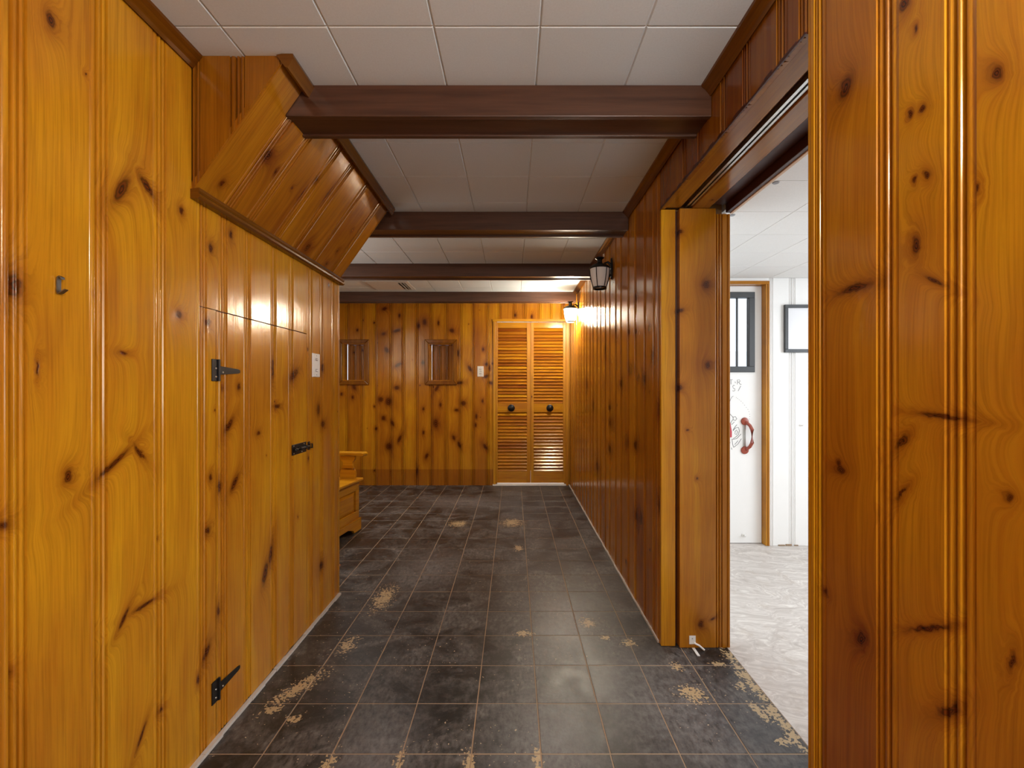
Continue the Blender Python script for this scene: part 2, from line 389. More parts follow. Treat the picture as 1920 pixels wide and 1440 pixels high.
def tile_mat():
    t = NT('worn_black_tile'); P = t.pos(); sep = t.new('ShaderNodeSeparateXYZ'); t.link(P, sep.inputs[0])
    vec = t.comb(sep.outputs[0], sep.outputs[1], 0)
    n1 = t.noise(vec, 4.2, 7, 0.72, 0.8); n2 = t.noise(vec, 26, 5, 0.7); n3 = t.noise(t.vmath('MULTIPLY', vec, (60, 30, 1)), 1.0, 4, 0.65); n4 = t.noise(vec, 90, 2)
    n5 = t.noise(vec, 1.3, 3, 0.5)
    tone = t.attr('tone')
    base = t.mix(tone, (0.006, 0.0056, 0.0057), (0.0155, 0.0135, 0.0128))
    scuff = t.math('MULTIPLY', t.range(n1, 0.44, 0.66), t.range(n3, 0.30, 0.66))
    base = t.mix(t.math('MULTIPLY', scuff, 1.0), base, (0.165, 0.152, 0.145))
    base = t.mix(t.math('MULTIPLY', t.range(n2, 0.50, 0.70), 0.5), base, (0.085, 0.074, 0.067))
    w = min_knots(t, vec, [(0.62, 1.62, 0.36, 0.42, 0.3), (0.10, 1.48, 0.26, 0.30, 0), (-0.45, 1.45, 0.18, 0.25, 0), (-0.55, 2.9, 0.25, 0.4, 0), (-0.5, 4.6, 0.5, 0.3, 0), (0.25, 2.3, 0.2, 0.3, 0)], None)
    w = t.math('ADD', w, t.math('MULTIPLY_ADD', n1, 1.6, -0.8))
    sheen = t.math('MULTIPLY', t.range(w, 1.05, 0.2), t.range(t.math('MULTIPLY_ADD', n2, 0.6, t.math('MULTIPLY', n3, 0.5)), 0.30, 0.75))
    base = t.mix(t.math('MULTIPLY', sheen, 0.75), base, (0.19, 0.185, 0.19))          # grey patches painting daylight sheen into the tile colour
    d = t.math('ADD', min_knots(t, vec, PATCH, None), t.math('MULTIPLY_ADD', n2, 3.4, -1.7))
    d = t.math('ADD', d, t.math('MULTIPLY_ADD', n4, 4.0, -2.0))
    base = t.mix(t.math('MULTIPLY', t.range(d, 0.80, 0.60), 0.85), base, (0.46, 0.335, 0.18))
    sp = t.math('MULTIPLY', t.math('GREATER_THAN', t.noise(vec, 85, 2), 0.70), t.math('GREATER_THAN', n5, 0.48))
    base = t.mix(sp, base, (0.42, 0.33, 0.22))
    t.link(base, t.b.inputs['Base Color'])
    t.link(t.range(t.math('ADD', n1, t.math('MULTIPLY', n2, 0.5)), 0.5, 1.0, 0.30, 0.52), t.b.inputs['Roughness'])
    t.bump(t.math('ADD', n2, t.math('MULTIPLY', n5, 3.0)), 0.22, 0.004); return t.m


def concrete_mat():
    t = NT('pale_scraped_concrete'); P = t.pos()
    w = t.noise(P, 2.2, 3); sw = t.vmath('ADD', t.vmath('MULTIPLY', P, (6, 14, 1)), t.comb(t.math('MULTIPLY', w, 9), t.math('MULTIPLY', w, -6), 0))
    n = t.noise(sw, 1.6, 6, 0.7, 1.2); n2 = t.noise(P, 9, 5, 0.7)
    c = t.ramp(n, [(0.3, (0.40, 0.36, 0.33)), (0.5, (0.53, 0.49, 0.46)), (0.68, (0.70, 0.67, 0.63))])
    c = t.mix(t.range(n2, 0.55, 0.75, 0, 0.4), c, (0.36, 0.28, 0.2))
    t.link(c, t.b.inputs['Base Color']); t.b.inputs['Roughness'].default_value = 0.55; t.bump(n, 0.2, 0.003); return t.m


def paint_mat(name, col, rough=0.45):
    t = NT(name); n = t.noise(t.pos(), 7, 4); m = t.noise(t.pos(), 120, 2)
    t.link(t.mix(t.range(n, 0.4, 0.75, 0, 0.12), col, tuple(c * 0.85 for c in col)), t.b.inputs['Base Color'])
    t.b.inputs['Roughness'].default_value = rough; t.bump(m, 0.08, 0.001); return t.m


M_beam = beam_mat(); M_ceil = ceil_mat('grey_ceiling_tile', (0.68, 0.765, 0.83)); M_ceil2 = ceil_mat('white_ceiling_tile', (0.80, 0.79, 0.77))
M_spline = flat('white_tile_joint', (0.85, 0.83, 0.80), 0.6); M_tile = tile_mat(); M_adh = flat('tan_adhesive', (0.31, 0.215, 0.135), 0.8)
M_conc = concrete_mat(); M_white = paint_mat('white_paint', (0.82, 0.81, 0.79)); M_wgroove = flat('white_paint_groove', (0.6, 0.59, 0.57), 0.6)
M_black = flat('black_iron', (0.008, 0.008, 0.009), 0.38, 0.3); M_steel = flat('bright_steel', (0.62, 0.62, 0.60), 0.28, 1.0); M_hook = flat('dull_steel', (0.20, 0.19, 0.18), 0.4, 1.0); M_plate = flat('white_plastic', (0.78, 0.77, 0.74), 0.35)
M_grey = flat('grey_plastic', (0.25, 0.25, 0.26), 0.4); M_core = flat('wall_core', (0.20, 0.10, 0.03), 0.8); M_dgrey = flat('charcoal_frame', (0.045, 0.048, 0.052), 0.45)
M_red = flat('red_brown_paint', (0.30, 0.055, 0.030), 0.35); M_ink = flat('dark_ink', (0.04, 0.038, 0.038), 0.8); M_inkl = flat('pale_ink', (0.16, 0.155, 0.155), 0.8); M_rpaint = flat('red_paint', (0.50, 0.04, 0.06), 0.6)
M_cream = flat('cream_wood_edge', (0.62, 0.42, 0.27), 0.5); M_vent = flat('grey_white_metal', (0.62, 0.61, 0.58), 0.4); M_dark = flat('dark_void', (0.01, 0.01, 0.01), 0.9); M_strip = flat('pale_dusty_plaster', (0.50, 0.46, 0.42), 0.8)
M_board = paint_mat('white_board', (0.74, 0.74, 0.76), 0.25); M_snow = flat('pale_outdoor_render', (0.75, 0.78, 0.82), 0.8); M_dred = flat('dark_red_stain', (0.055, 0.012, 0.006), 0.4)


def glass_mat(name, rough, tint, trans=1.0):
    t = NT(name); b = t.b; b.inputs['Base Color'].default_value = (*tint, 1); b.inputs['Roughness'].default_value = rough
    b.inputs['Transmission Weight'].default_value = trans; b.inputs['IOR'].default_value = 1.1
    return t.m


M_glass = glass_mat('clear_pane', 0.0, (0.96, 0.98, 1.0)); M_gl2 = glass_mat('seeded_lantern_glass', 0.3, (0.93, 0.93, 0.92), 0.25)
M_lit = flat('glowing_lantern_glass', (0.9, 0.85, 0.75), 0.4, 0, 0.5, (1.0, 0.90, 0.72), 260.0)
M_bulb = flat('frosted_bulb', (0.85, 0.84, 0.80), 0.3)

# ------------------------------------------------------------------ knotty pine boards
PROF = [(0.0, -0.0155), (0.0012, -0.0090), (0.0022, -0.0045), (0.0042, -0.0012), (0.0070, -0.0005), (0.0100, -0.0018), (0.0120, -0.0075), (0.0138, -0.0080), (0.0158, -0.0028), (0.0200, -0.0012), (0.0240, -0.0026), (0.0262, -0.0070), (0.0285, 0.0)]
PEND = [(0.0200, 0.0), (0.0180, -0.0065), (0.0155, -0.0026), (0.0100, -0.0006), (0.0050, -0.0014), (0.0025, -0.0050), (0.0014, -0.0095), (0.0, -0.0155)]


def section(w):
    k = min(1.0, w / 0.062)
    return [(a * k, d) for a, d in PROF] + [(w - a * k, d) for a, d in PEND]


def clip(pts, c0, c1):
    out = []
    for (p, q) in zip(pts, pts[1:]):
        lo, hi = max(c0, p[0]), min(c1, q[0])
        if hi < lo or q[0] <= p[0] - 1e-9: continue
        f = (lambda x: p[1] if q[0] - p[0] < 1e-9 else p[1] + (q[1] - p[1]) * (x - p[0]) / (q[0] - p[0]))
        if not out: out.append((lo, f(lo)))
        out.append((hi, f(hi)))
    return out


def board(parent, mat, a0, a1, segs, place, tone=None, name='board', back=0.018):
    """one board between across-positions a0 and a1; segs: (c0, c1, lo, hi) pieces of it, lo / hi numbers or functions of the across position"""
    m = MB(); sec = [(a0 + a, d) for a, d in section(a1 - a0)]
    for (c0, c1, lo, hi) in segs:
        pts = clip(sec, a0 if c0 is None else c0, a1 if c1 is None else c1)
        if len(pts) < 2: continue
        loop = pts + [(pts[-1][0], -back), (pts[0][0], -back)]
        L = lo if callable(lo) else (lambda a, q=lo: q); H = hi if callable(hi) else (lambda a, q=hi: q)
        m.prism(loop, lambda p, t: place(p[0], (H if t else L)(p[0]), p[1]))
    return m.build(name, mat.at(a0, a1) if isinstance(mat, Pine) else mat, parent, smooth=True, tone=tone)


def P_left(a, b, d): return (XL + d, a, b)
def P_right(a, b, d): return (XR - d, a, b)
def P_far(a, b, d): return (a, YF - d, b)
def P_slope(a, b, d): return tuple(Vector((XB, a, ZB)) + SD * b + SN * d)


# ------------------------------------------------------------------ floor
floor = box('floor', XFL - 0.1, 0.978, YBK - 0.1, 6.4, -0.10, -0.0014, M_adh)
struct(floor, 'hall floor of worn black square tiles with tan adhesive showing in the joints', 'floor')
TX, TY, GX, GY, J = 0.2256, 0.2280, 0.0885, 2.120, 0.0012
for i in range(-11, 5):
    for j in range(-9, 15):
        x0, x1 = GX + i * TX + J, GX + (i + 1) * TX - J; y0, y1 = GY + j * TY + J, GY + (j + 1) * TY - J
        x0, x1, y1 = max(x0, XFL), min(x1, 0.976), min(y1, YF + 0.02)
        if x1 - x0 < 0.02 or y1 - y0 < 0.02 or (y1 < YE and x1 < XL): continue
        if y0 < 0.6: continue
        if x0 > XR + 0.02 and not (YO0 - 0.25 < y0 < YO1): continue
        if y0 < YE and x0 < XL: x0 = XL
        x0 += random.uniform(0, 0.0011); x1 -= random.uniform(0, 0.0011); y0 += random.uniform(0, 0.0011); y1 -= random.uniform(0, 0.0011)
        if x0 < XR and x1 > XR and y0 > YO1: x1 = XR
        z = -0.0002 - random.random() * 0.0006
        m = MB(); c = 0.0012
        lo = [(x0, y0, -0.0034), (x1, y0, -0.0034), (x1, y1, -0.0034), (x0, y1, -0.0034)]
        md = [(p[0], p[1], z - c * 0.8) for p in lo]
        hi = [(x0 + c, y0 + c, z), (x1 - c, y0 + c, z), (x1 - c, y1 - c, z), (x0 + c, y1 - c, z)]
        m.add(lo + md + hi, [(3, 2, 1, 0), (8, 9, 10, 11)] + [(k, (k + 1) % 4, 4 + (k + 1) % 4, 4 + k) for k in range(4)] + [(4 + k, 4 + (k + 1) % 4, 8 + (k + 1) % 4, 8 + k) for k in range(4)])
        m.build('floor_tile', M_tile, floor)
fs = box('floor_side_room', 0.978, XSR + 0.1, -1.0, YSB + 0.2, -0.10, -0.001, M_conc)
struct(fs, 'pale scraped concrete floor of the white side room', 'floor')
fc = box('floor_closet', -0.5, 0.9, YF + 0.025, 6.6, -0.0034, 0.004, M_white)
struct(fc, 'white painted floor behind the louvred bifold doors', 'floor')

# ------------------------------------------------------------------ ceilings
ceil = box('ceiling', XFL - 0.1, XR + 0.1, YBK - 0.1, YF + 0.02, CEIL + 0.004, CEIL + 0.1, M_spline)
struct(ceil, 'low grey hall ceiling of square fibre tiles with white joints', 'ceiling')
CXT, CYT, CGX, CGY = 0.3048, 0.3012, 0.0757, 1.266


def ceil_tile(x0, x1, y0, y1, zc, mat, parent, c=0.0035):
    lo = [(x0, y0, zc + 0.0038), (x1, y0, zc + 0.0038), (x1, y1, zc + 0.0038), (x0, y1, zc + 0.0038)]
    hi = [(x0 + c, y0 + c, zc), (x1 - c, y0 + c, zc), (x1 - c, y1 - c, zc), (x0 + c, y1 - c, zc)]
    MB().add(lo + hi, [(0, 1, 2, 3), (7, 6, 5, 4)] + [(k, 4 + k, 4 + (k + 1) % 4, (k + 1) % 4) for k in range(4)]).build('ceiling_tile', mat, parent)


VX0, VX1, VY0, VY1 = -1.47, -1.03, 4.30, 4.66        # ceiling register
for i in range(-8, 2):
    for j in range(-3, 14):
        x0, x1 = CGX + i * CXT + 0.0008, CGX + (i + 1) * CXT - 0.0008; y0, y1 = CGY + j * CYT + 0.0008, CGY + (j + 1) * CYT - 0.0008
        x0, x1, y1 = max(x0, XFL), min(x1, XR), min(y1, YF)
        if y0 < YE and x0 < XL: x0 = XL
        if x1 - x0 < 0.03 or y1 - y0 < 0.03: continue
        ceil_tile(x0, x1, y0, y1, CEIL - random.random() * 0.0008, M_ceil, ceil)
cs = box('ceiling_side_room', XS - 0.01, XSR + 0.1, -1.0, YSB + 0.15, CS + 0.004, CS + 0.1, M_wgroove)
struct(cs, 'white square tiled ceiling of the side room seen through the opening', 'ceiling')
for i in range(-1, 8):
    for j in range(-8, 6):
        x0, x1 = max(XS - 0.01, 1.305 + i * 0.3048 + 0.001), min(XSR, 1.305 + (i + 1) * 0.3048 - 0.001); y0, y1 = 1.748 + j * 0.31 + 0.001, min(YSB, 1.748 + (j + 1) * 0.31 - 0.001)
        if x1 - x0 > 0.03 and y1 - y0 > 0.03: ceil_tile(x0, x1, y0, y1, CS, M_ceil2, cs, 0.0012)
for (u, v) in ((1455, 342), (1373, 403)):
    y = (CS - EYE) * F / (CV - v); MB().lathe([(0.012, 0.0), (0.014, 0.003)], (xat(u, y), y, CS - 0.003), n=12).build('ceiling_plug', M_grey, cs)

# ------------------------------------------------------------------ left wall with boards, access door
wl = box('wall_left', XL - 0.10, XL - 0.018, YBK, YE - 0.004, 0, CEIL, M_core)
struct(wl, 'left hall wall of honey varnished knotty pine boards beside the access door', 'wall')
US = [22, 182, 297, 376.7, 416.7, 462.7, 512, 545, 581.7, 601.7, 623, 635]
seams = [yl(u) for u in US]
s = seams[0]; k = 0; pre = []
while s > YBK + 0.2:
    s -= 0.185 if k % 2 else 0.146; k += 1; pre.append(s)
seams = pre[::-1] + seams
D0, D1, DZ = yl(405), yl(575), 1.448
TONEL = {3: 0.62, 4: 0.42, 5: 0.5, 6: 0.55, 7: 0.5, 8: 0.62, 9: 0.6, 10: 0.7}
base_i = len(pre)


def under(a):                                        # boards stop at the ceiling, or at the foot of the bulkhead
    return CEIL if a < YS + 0.001 else ZB + 0.02


TL = [0.10, 0.16, 0.10, 0.20, 0.30, 0.22, 0.26, 0.30, 0.36, 0.34, 0.42]
for i, (a0, a1) in enumerate(zip(seams, seams[1:])):
    n = i - base_i
    tone = TL[n] if 0 <= n < len(TL) else random.uniform(0.05, 0.3)
    top = under((a0 + a1) / 2)
    if a1 <= D0 or a0 >= D1:
        segs = [(None, None, 0, top)]
        if a0 < YS < a1: segs = [(None, YS, 0, CEIL), (YS, None, 0, ZB + 0.02)]
    elif a0 < D0 < a1: segs = [(None, None, DZ + 0.003, ZB + 0.02), (None, D0 - 0.0015, 0, DZ + 0.0005)]
    elif a0 < D1 < a1: segs = [(None, None, DZ + 0.003, ZB + 0.02), (D1 + 0.0015, None, 0, DZ + 0.003)]
    else: segs = [(None, None, DZ + 0.003, ZB + 0.02)]
    board(wl, M_left, a0, a1, segs, P_left, tone)
box('wall_end', XL - 0.10, XL - 0.001, YE - 0.003, YE + 0.016, 0, CEIL, M_vert, wl, 0.002, 0.3)

ad = root('access_door', (XL, (D0 + D1) / 2, 0.012))
tag(ad, 'knotty pine access door flush in the left wall with black strap hinges', 'door')
for i, (a0, a1) in enumerate(zip(seams, seams[1:])):
    lo, hi = max(a0, D0 + 0.0015), min(a1, D1 - 0.0015)
    if hi - lo > 0.01: board(ad, M_left, a0, a1, [(lo, hi, 0.012, DZ - 0.001)], P_left, TL[i - base_i] + 0.05, back=0.016)


def hinge(z):
    y0, y1 = yl(396), yl(408)
    h = box('strap_hinge', XL + 0.0004, XL + 0.004, y0, y1 - 0.002, z - 0.037, z + 0.037, M_black, ad, 0.0008)
    MB().lathe([(0.0045, -0.037), (0.0045, 0.037)], (XL + 0.005, y1, z), n=10).build('hinge_pin', M_black, h, True)
    ys = [y1 + 0.002, y1 + 0.105, y1 + 0.118, y1 + 0.118, y1 + 0.105, y1 + 0.002]; zs = [0.015, 0.008, 0.005, -0.005, -0.008, -0.015]
    MB().prism(list(zip(ys, zs)), lambda p, t: (XL + 0.0005 + 0.0035 * t, p[0], z + p[1])).build('strap', M_black, h)
    for (yy, zz) in ((y0 + 0.018, 0.006), (y0 + 0.018, -0.022), (y1 + 0.022, -0.006)):
        MB().lathe([(0.0034, 0.0), (0.0026, 0.0018)], (XL + 0.004, yy, z + zz), 'x', 10).build('screw', M_steel, h, True)


hinge(zat(694, yl(402))); hinge(zat(1297, yl(402)))
zb = zat(840, yl(563)); b0, b1 = yl(547), yl(574)
bo = box('slide_bolt', XL + 0.0004, XL + 0.003, b0, b1 - 0.004, zb - 0.024, zb + 0.024, M_black, ad, 0.0006)
MB().tube([(XL + 0.010, b0 + 0.005, zb), (XL + 0.010, b1 + 0.016, zb)], 0.0055, 10).build('bolt_rod', M_black, bo, True)
for f in (0.12, 0.45, 0.85):
    yy = b0 + (b1 - b0) * f; MB().box(XL + 0.003, XL + 0.017, yy - 0.007, yy + 0.007, zb - 0.009, zb + 0.009).build('bolt_guide', M_black, bo, bevel=0.003)
MB().lathe([(0.004, 0), (0.006, 0.014), (0.003, 0.018)], (XL + 0.014, b0 + 0.04, zb), 'x', 10).build('bolt_knob', M_black, bo, True)
for f, dz in ((0.1, -0.017), (0.65, -0.017), (0.1, 0.017), (0.8, 0.017)):
    MB().lathe([(0.003, 0), (0.002, 0.0016)], (XL + 0.003, b0 + (b1 - b0) * f, zb + dz), 'x', 8).build('screw', M_steel, bo, True)
kp = root('bolt_keeper', (XL, yl(579), zb)); tag(kp, 'small black keeper plate on the left wall holding the slide bolt of the access door', 'latch')
k0 = yl(576.5); MB().box(XL, XL + 0.003, k0 + 0.001, k0 + 0.022, zb - 0.02, zb + 0.02).build('keeper_plate', M_black, kp)
MB().box(XL + 0.003, XL + 0.019, k0 + 0.005, k0 + 0.016, zb + 0.0075, zb + 0.011).box(XL + 0.003, XL + 0.019, k0 + 0.005, k0 + 0.016, zb - 0.011, zb - 0.0075).box(XL + 0.017, XL + 0.020, k0 + 0.005, k0 + 0.016, zb - 0.011, zb + 0.011).build('keeper_loop', M_black, kp)

# bent steel hook on the first wide board
hy, hz = yl(108), zat(535, yl(108))
hk = MB(); hw = 0.0045
path = [(0.009, 0.013), (0.0095, 0.017), (0.006, 0.0195), (0.0022, 0.017), (0.0012, 0.010), (0.0012, -0.014), (0.003, -0.0185), (0.008, -0.0165), (0.018, -0.0095)]
th = 0.0012
pv = []
for i, (px, pz) in enumerate(path):
    q0 = Vector(path[max(i - 1, 0)]); q1 = Vector(path[min(i + 1, len(path) - 1)]); d = (q1 - q0).normalized(); nrm = Vector((-d.y, d.x)) * th
    for sx in (1, -1):
        for sy in (-hw, hw): pv.append((XL + 0.001 + px + nrm.x * sx, hy + sy, hz + pz + nrm.y * sx))
fcs = []
for i in range(len(path) - 1):
    A, B = 4 * i, 4 * (i + 1)
    fcs += [(A, A + 1, B + 1, B), (A + 2, B + 2, B + 3, A + 3), (A, B, B + 2, A + 2), (A + 1, A + 3, B + 3, B + 1)]
fcs += [(0, 2, 3, 1), (4 * (len(path) - 1), 4 * (len(path) - 1) + 1, 4 * (len(path) - 1) + 3, 4 * (len(path) - 1) + 2)]
tag(hk.add(pv, fcs).build('coat_hook', M_hook, None), 'small bent steel hook on the nearest wide board of the left wall', 'hook')


def switch_plate(name, label, place, w, h, nsw):
    r = root(name, place(0, 0, 0)); tag(r, label, 'switch')
    MB().prism([(-w / 2, -h / 2), (w / 2, -h / 2), (w / 2, h / 2), (-w / 2, h / 2)], lambda p, t: place(p[0] * (1 - 0.06 * t), p[1] * (1 - 0.04 * t), 0.006 * t)).build('plate', M_plate, r)
    for k in range(nsw):
        z = (k - (nsw - 1) / 2) * 0.027 if nsw > 2 else (-0.026 if k == 0 else 0.030)
        s_ = MB().prism([(-0.011, z - 0.007), (0.011, z - 0.007), (0.011, z + 0.007), (-0.011, z + 0.007)], lambda p, t: place(p[0], p[1], 0.0055 + 0.0015 * t)).build('switch_slot', M_grey, r)
        MB().prism([(-0.006, z - 0.004), (0.006, z - 0.004), (0.006, z + 0.004), (-0.006, z + 0.004)], lambda p, t: place(p[0] + 0.004 * t * (-1) ** k, p[1] * 1.0, 0.007 + 0.009 * t)).build('toggle', M_plate, s_)
    for z in (-h * 0.4, h * 0.4):
        MB().prism([(0.003 * math.cos(q * math.pi / 4), z + 0.003 * math.sin(q * math.pi / 4)) for q in range(8)], lambda p, t: place(p[0], p[1], 0.0055 + 0.0012 * t)).build('screw', M_grey, r)
    return r


sy, sz = yl(591.5), zat(685, yl(591.5))
switch_plate('light_switch', 'white two-gang switch plate on the left wall beside the access door', lambda a, b, d: (XL + d, sy + a, sz + b), 0.078, 0.120, 2)
switch_plate('light_switch', 'white triple switch plate on the far wall beside the louvred doors', lambda a, b, d: (fx(901) + a, YF - d, fz(696.5) + b), 0.076, 0.128, 3)

# pale dusty strips where the skirting was
for nm, lab, x0, x1, y0, y1 in (('baseboard_left', 'pale dusty plaster strip left along the foot of the left wall', XL, XL + 0.014, 0.3, YE),
                                ('baseboard_right', 'thin pale strip along the foot of the right wall', XR - 0.008, XR, YO1 + 0.03, YF)):
    m = MB(); n = 26
    ys = [y0 + (y1 - y0) * i / n for i in range(n + 1)]
    for i in range(n):
        wv = [random.uniform(0.75, 1.15) for _ in (0, 1)]
        m.box(x0 if nm.endswith('left') else x1 - (x1 - x0) * wv[0], x0 + (x1 - x0) * wv[0] if nm.endswith('left') else x1, ys[i], ys[i + 1] + 0.0005, -0.0005, 0.010 * wv[1])
    struct(m.build(nm, M_strip), lab, 'baseboard')

# ------------------------------------------------------------------ stair bulkhead over the left wall
bk = root('bulkhead', (XL, (YS + YE) / 2, ZB)); struct(bk, 'boxed pine stair bulkhead slanting from the left wall up to the ceiling', 'bulkhead')
MB().prism([(XL - 0.018, ZB + 0.02), (XB + 0.0 - 0.012, ZB + 0.02), (XT - 0.03, CEIL - 0.002), (XL - 0.018, CEIL - 0.002)], lambda p, t: (p[0], YS + 0.02 if t == 0 else YE - 0.004, p[1])).build('bulkhead_core', M_core, bk)
sl = [YS] + [on_slope(u, v)[0] for (u, v) in ((427, 383), (468, 410), (520, 440), (555, 458), (592, 480), (624, 505))] + [YE]
TSL = [0.35, 0.42, 0.5, 0.62, 0.55, 0.6, 0.5]
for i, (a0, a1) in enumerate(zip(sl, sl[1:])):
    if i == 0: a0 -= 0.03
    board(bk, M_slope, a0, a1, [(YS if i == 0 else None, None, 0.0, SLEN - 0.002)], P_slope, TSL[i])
xs_ = xat(443, YS)
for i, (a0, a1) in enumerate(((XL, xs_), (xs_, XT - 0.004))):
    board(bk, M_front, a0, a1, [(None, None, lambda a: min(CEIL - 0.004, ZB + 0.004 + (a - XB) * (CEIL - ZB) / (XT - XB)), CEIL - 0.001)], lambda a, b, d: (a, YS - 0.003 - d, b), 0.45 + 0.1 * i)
# moulding along the foot of the slope, and cover strip along its top
QR = [(-0.008, 0.0), (0.014, 0.0), (0.021, 0.006), (0.022, 0.014), (0.016, 0.020), (0.020, 0.024), (0.020, 0.034), (-0.008, 0.030)]
tm = MB().prism(QR, lambda p, t: (XL + 0.008 + p[0], YS - 0.006 if t == 0 else YE + 0.014, ZB - 0.028 + p[1])).build('trim_1', M_lenY, None, tone=0.35)
struct(tm, 'red-brown rounded moulding along the lower edge of the slanting bulkhead', 'trim')
CR = [(0.0, 0.0), (0.0, -0.036), (0.006, -0.040), (0.012, -0.030), (0.024, -0.016), (0.034, -0.008), (0.036, 0.0)]


def crown(name, label, x, sgn, y0, y1, z=CEIL - 0.0005, tone=0.3):
    o = MB().prism(CR, lambda p, t: (x + sgn * p[0], y0 if t == 0 else y1, z + p[1])).build(name, M_lenY, None, tone=tone)
    struct(o, label, 'trim'); return o


BY = [1.51, 2.60, 3.69, 4.78]; BD, BT = 0.108, 0.138
crown('trim_2', 'red-brown crown moulding where the near left wall meets the ceiling', XL + 0.0005, 1, YBK, YS - 0.002)
SC = [(-0.012, 0.0), (0.022, 0.0), (0.024, -0.010), (0.006, -0.044), (-0.004, -0.040), (-0.030, -0.004)]
for nm, lab, y0, y1 in (('trim_3', 'short cover strip on the bulkhead top before the nearest beam', YS - 0.012, BY[0]), ('trim_4', 'cover strip on the bulkhead top between the first two beams', BY[0] + BT, YE + 0.006)):
    o = MB().prism(SC, lambda p, t: (XT + p[0], y0 if t == 0 else y1, CEIL - 0.0005 + p[1])).build(nm, M_lenY, None, tone=0.35); struct(o, lab, 'trim')
crown('trim_5', 'crown moulding above the sliding door header before the nearest beam', XR - 0.0005, -1, YBK, BY[0] - 0.001)
for i in range(3):
    crown('trim_%d' % (6 + i), ['crown moulding on the right wall between first and second beam', 'crown moulding on the right wall between second and third beam', 'crown moulding on the right wall between third and fourth beam'][i], XR - 0.0005, -1, BY[i] + BT, BY[i + 1] - 0.001)
crown('trim_9', 'crown moulding on the right wall beyond the farthest beam', XR - 0.0005, -1, BY[3] + BT, YF)

# ------------------------------------------------------------------ ceiling beams: boxed, two cheeks and a recessed bottom board
BLAB = ['nearest dark brown boxed ceiling beam running from the bulkhead to the right wall', 'second dark brown boxed ceiling beam from the camera, just past the bulkhead',
        'third dark brown boxed ceiling beam, beside the unlit wall lantern', 'farthest dark brown boxed ceiling beam, in front of the far wall']
for i, y in enumerate(BY):
    x0 = -0.778 if i == 0 else XFL; bt = BT if i < 3 else 0.10
    r = root('ceiling_beam', ((x0 + XR) / 2, y + bt / 2, CEIL - BD)); tag(r, BLAB[i], 'beam', 'boxed beams across the hall ceiling', 'structure')
    box('side_board', x0, XR - 0.001, y, y + 0.019, CEIL - BD, CEIL - 0.001, M_beam, r, 0.002)
    box('side_board', x0, XR - 0.001, y + bt - 0.019, y + bt, CEIL - BD, CEIL - 0.001, M_beam, r, 0.002)
    box('bottom_board', x0, XR - 0.001, y + 0.019, y + bt - 0.019, CEIL - BD + 0.008, CEIL - BD + 0.026, M_beam, r)

# ------------------------------------------------------------------ right wall, sliding door header, post
wr = root('wall_right', (XR, 3.7, 0)); struct(wr, 'right hall wall of red-brown knotty pine boards carrying the lanterns', 'wall')
box('wall_core', XR + 0.018, XS - 0.02, YO1 + 0.03, YF + 0.02, 0, CEIL, M_core, wr)
seams = [yr(1245), yr(1227), yr(1210), yr(1192), yr(1179), yr(1165), yr(1155)]
k = 0
while seams[-1] < YF - 0.2:
    seams.append(seams[-1] + (0.182 if k % 2 == 0 else 0.146)); k += 1
seams.append(YF - 0.019); seams[0] = YO1 + 0.022
for a0, a1 in zip(seams, seams[1:]): board(wr, M_right, a0, a1, [(None, None, 0, CEIL)], P_right, random.uniform(0.32, 0.72))
wn = root('wall_near_right', (XR, 0.3, 0)); struct(wn, 'near right wall of honey knotty pine boards beside the side room opening', 'wall')
box('wall_core', XR + 0.018, XS - 0.02, YBK, YO0 - 0.004, 0, CEIL, M_core, wn)
seams = [yr(1538), yr(1667), yr(1805)]
k = 0
while seams[-1] > YBK + 0.2:
    seams.append(seams[-1] - (0.182 if k % 2 == 0 else 0.146)); k += 1
seams = seams[::-1] + [YO0]
TN = {0: 0.05, 1: 0.72, 2: 0.34, 3: 0.30}
for i, (a0, a1) in enumerate(zip(seams, seams[1:])):
    board(wn, M_rnear, a0, a1, [(None, None, 0, CEIL)], P_right, TN.get(len(seams) - 2 - i, random.uniform(0.1, 0.4)))
box('jamb_board', XR + 0.019, XS, YO0 - 0.003, YO0 + 0.016, 0, ZO, M_post, wn, 0.002, 0.3)

hd = root('wall_header', (XR, 1.52, ZO)); struct(hd, 'pine header over the opening with the sliding door track beneath', 'wall')
hs = [YO0, yr(1468), yr(1401), yr(1358), yr(1314), yr(1285), YO1 + 0.022]
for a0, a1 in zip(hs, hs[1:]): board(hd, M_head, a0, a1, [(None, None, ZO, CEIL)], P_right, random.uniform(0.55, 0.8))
box('header_core', XR + 0.018, XS - 0.02, YO0, YO1 + 0.03, ZO + 0.05, CEIL, M_core, hd)
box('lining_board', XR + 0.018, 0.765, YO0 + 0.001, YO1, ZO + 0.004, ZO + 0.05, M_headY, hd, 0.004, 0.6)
box('slot_board', 0.766, 0.785, YO0 + 0.001, YO1, ZO + 0.022, ZO + 0.05, M_dred, hd)
trk = MB().box(0.786, 0.789, YO0 + 0.001, YO1, ZO + 0.006, ZO + 0.049).box(0.811, 0.814, YO0 + 0.001, YO1, ZO + 0.006, ZO + 0.049).box(0.789, 0.811, YO0 + 0.001, YO1, ZO + 0.045, ZO + 0.049)
trk.box(0.789, 0.796, YO0 + 0.001, YO1, ZO + 0.006, ZO + 0.009).box(0.804, 0.811, YO0 + 0.001, YO1, ZO + 0.006, ZO + 0.009)
sd_ = trk.build('door_track', M_steel, None); tag(sd_, 'bright steel sliding door track under the pine header of the opening', 'track')
box('stop_board', 0.816, 0.895, YO0 + 0.001, YO1, ZO, ZO + 0.05, M_headY, hd, 0.003, 0.5)
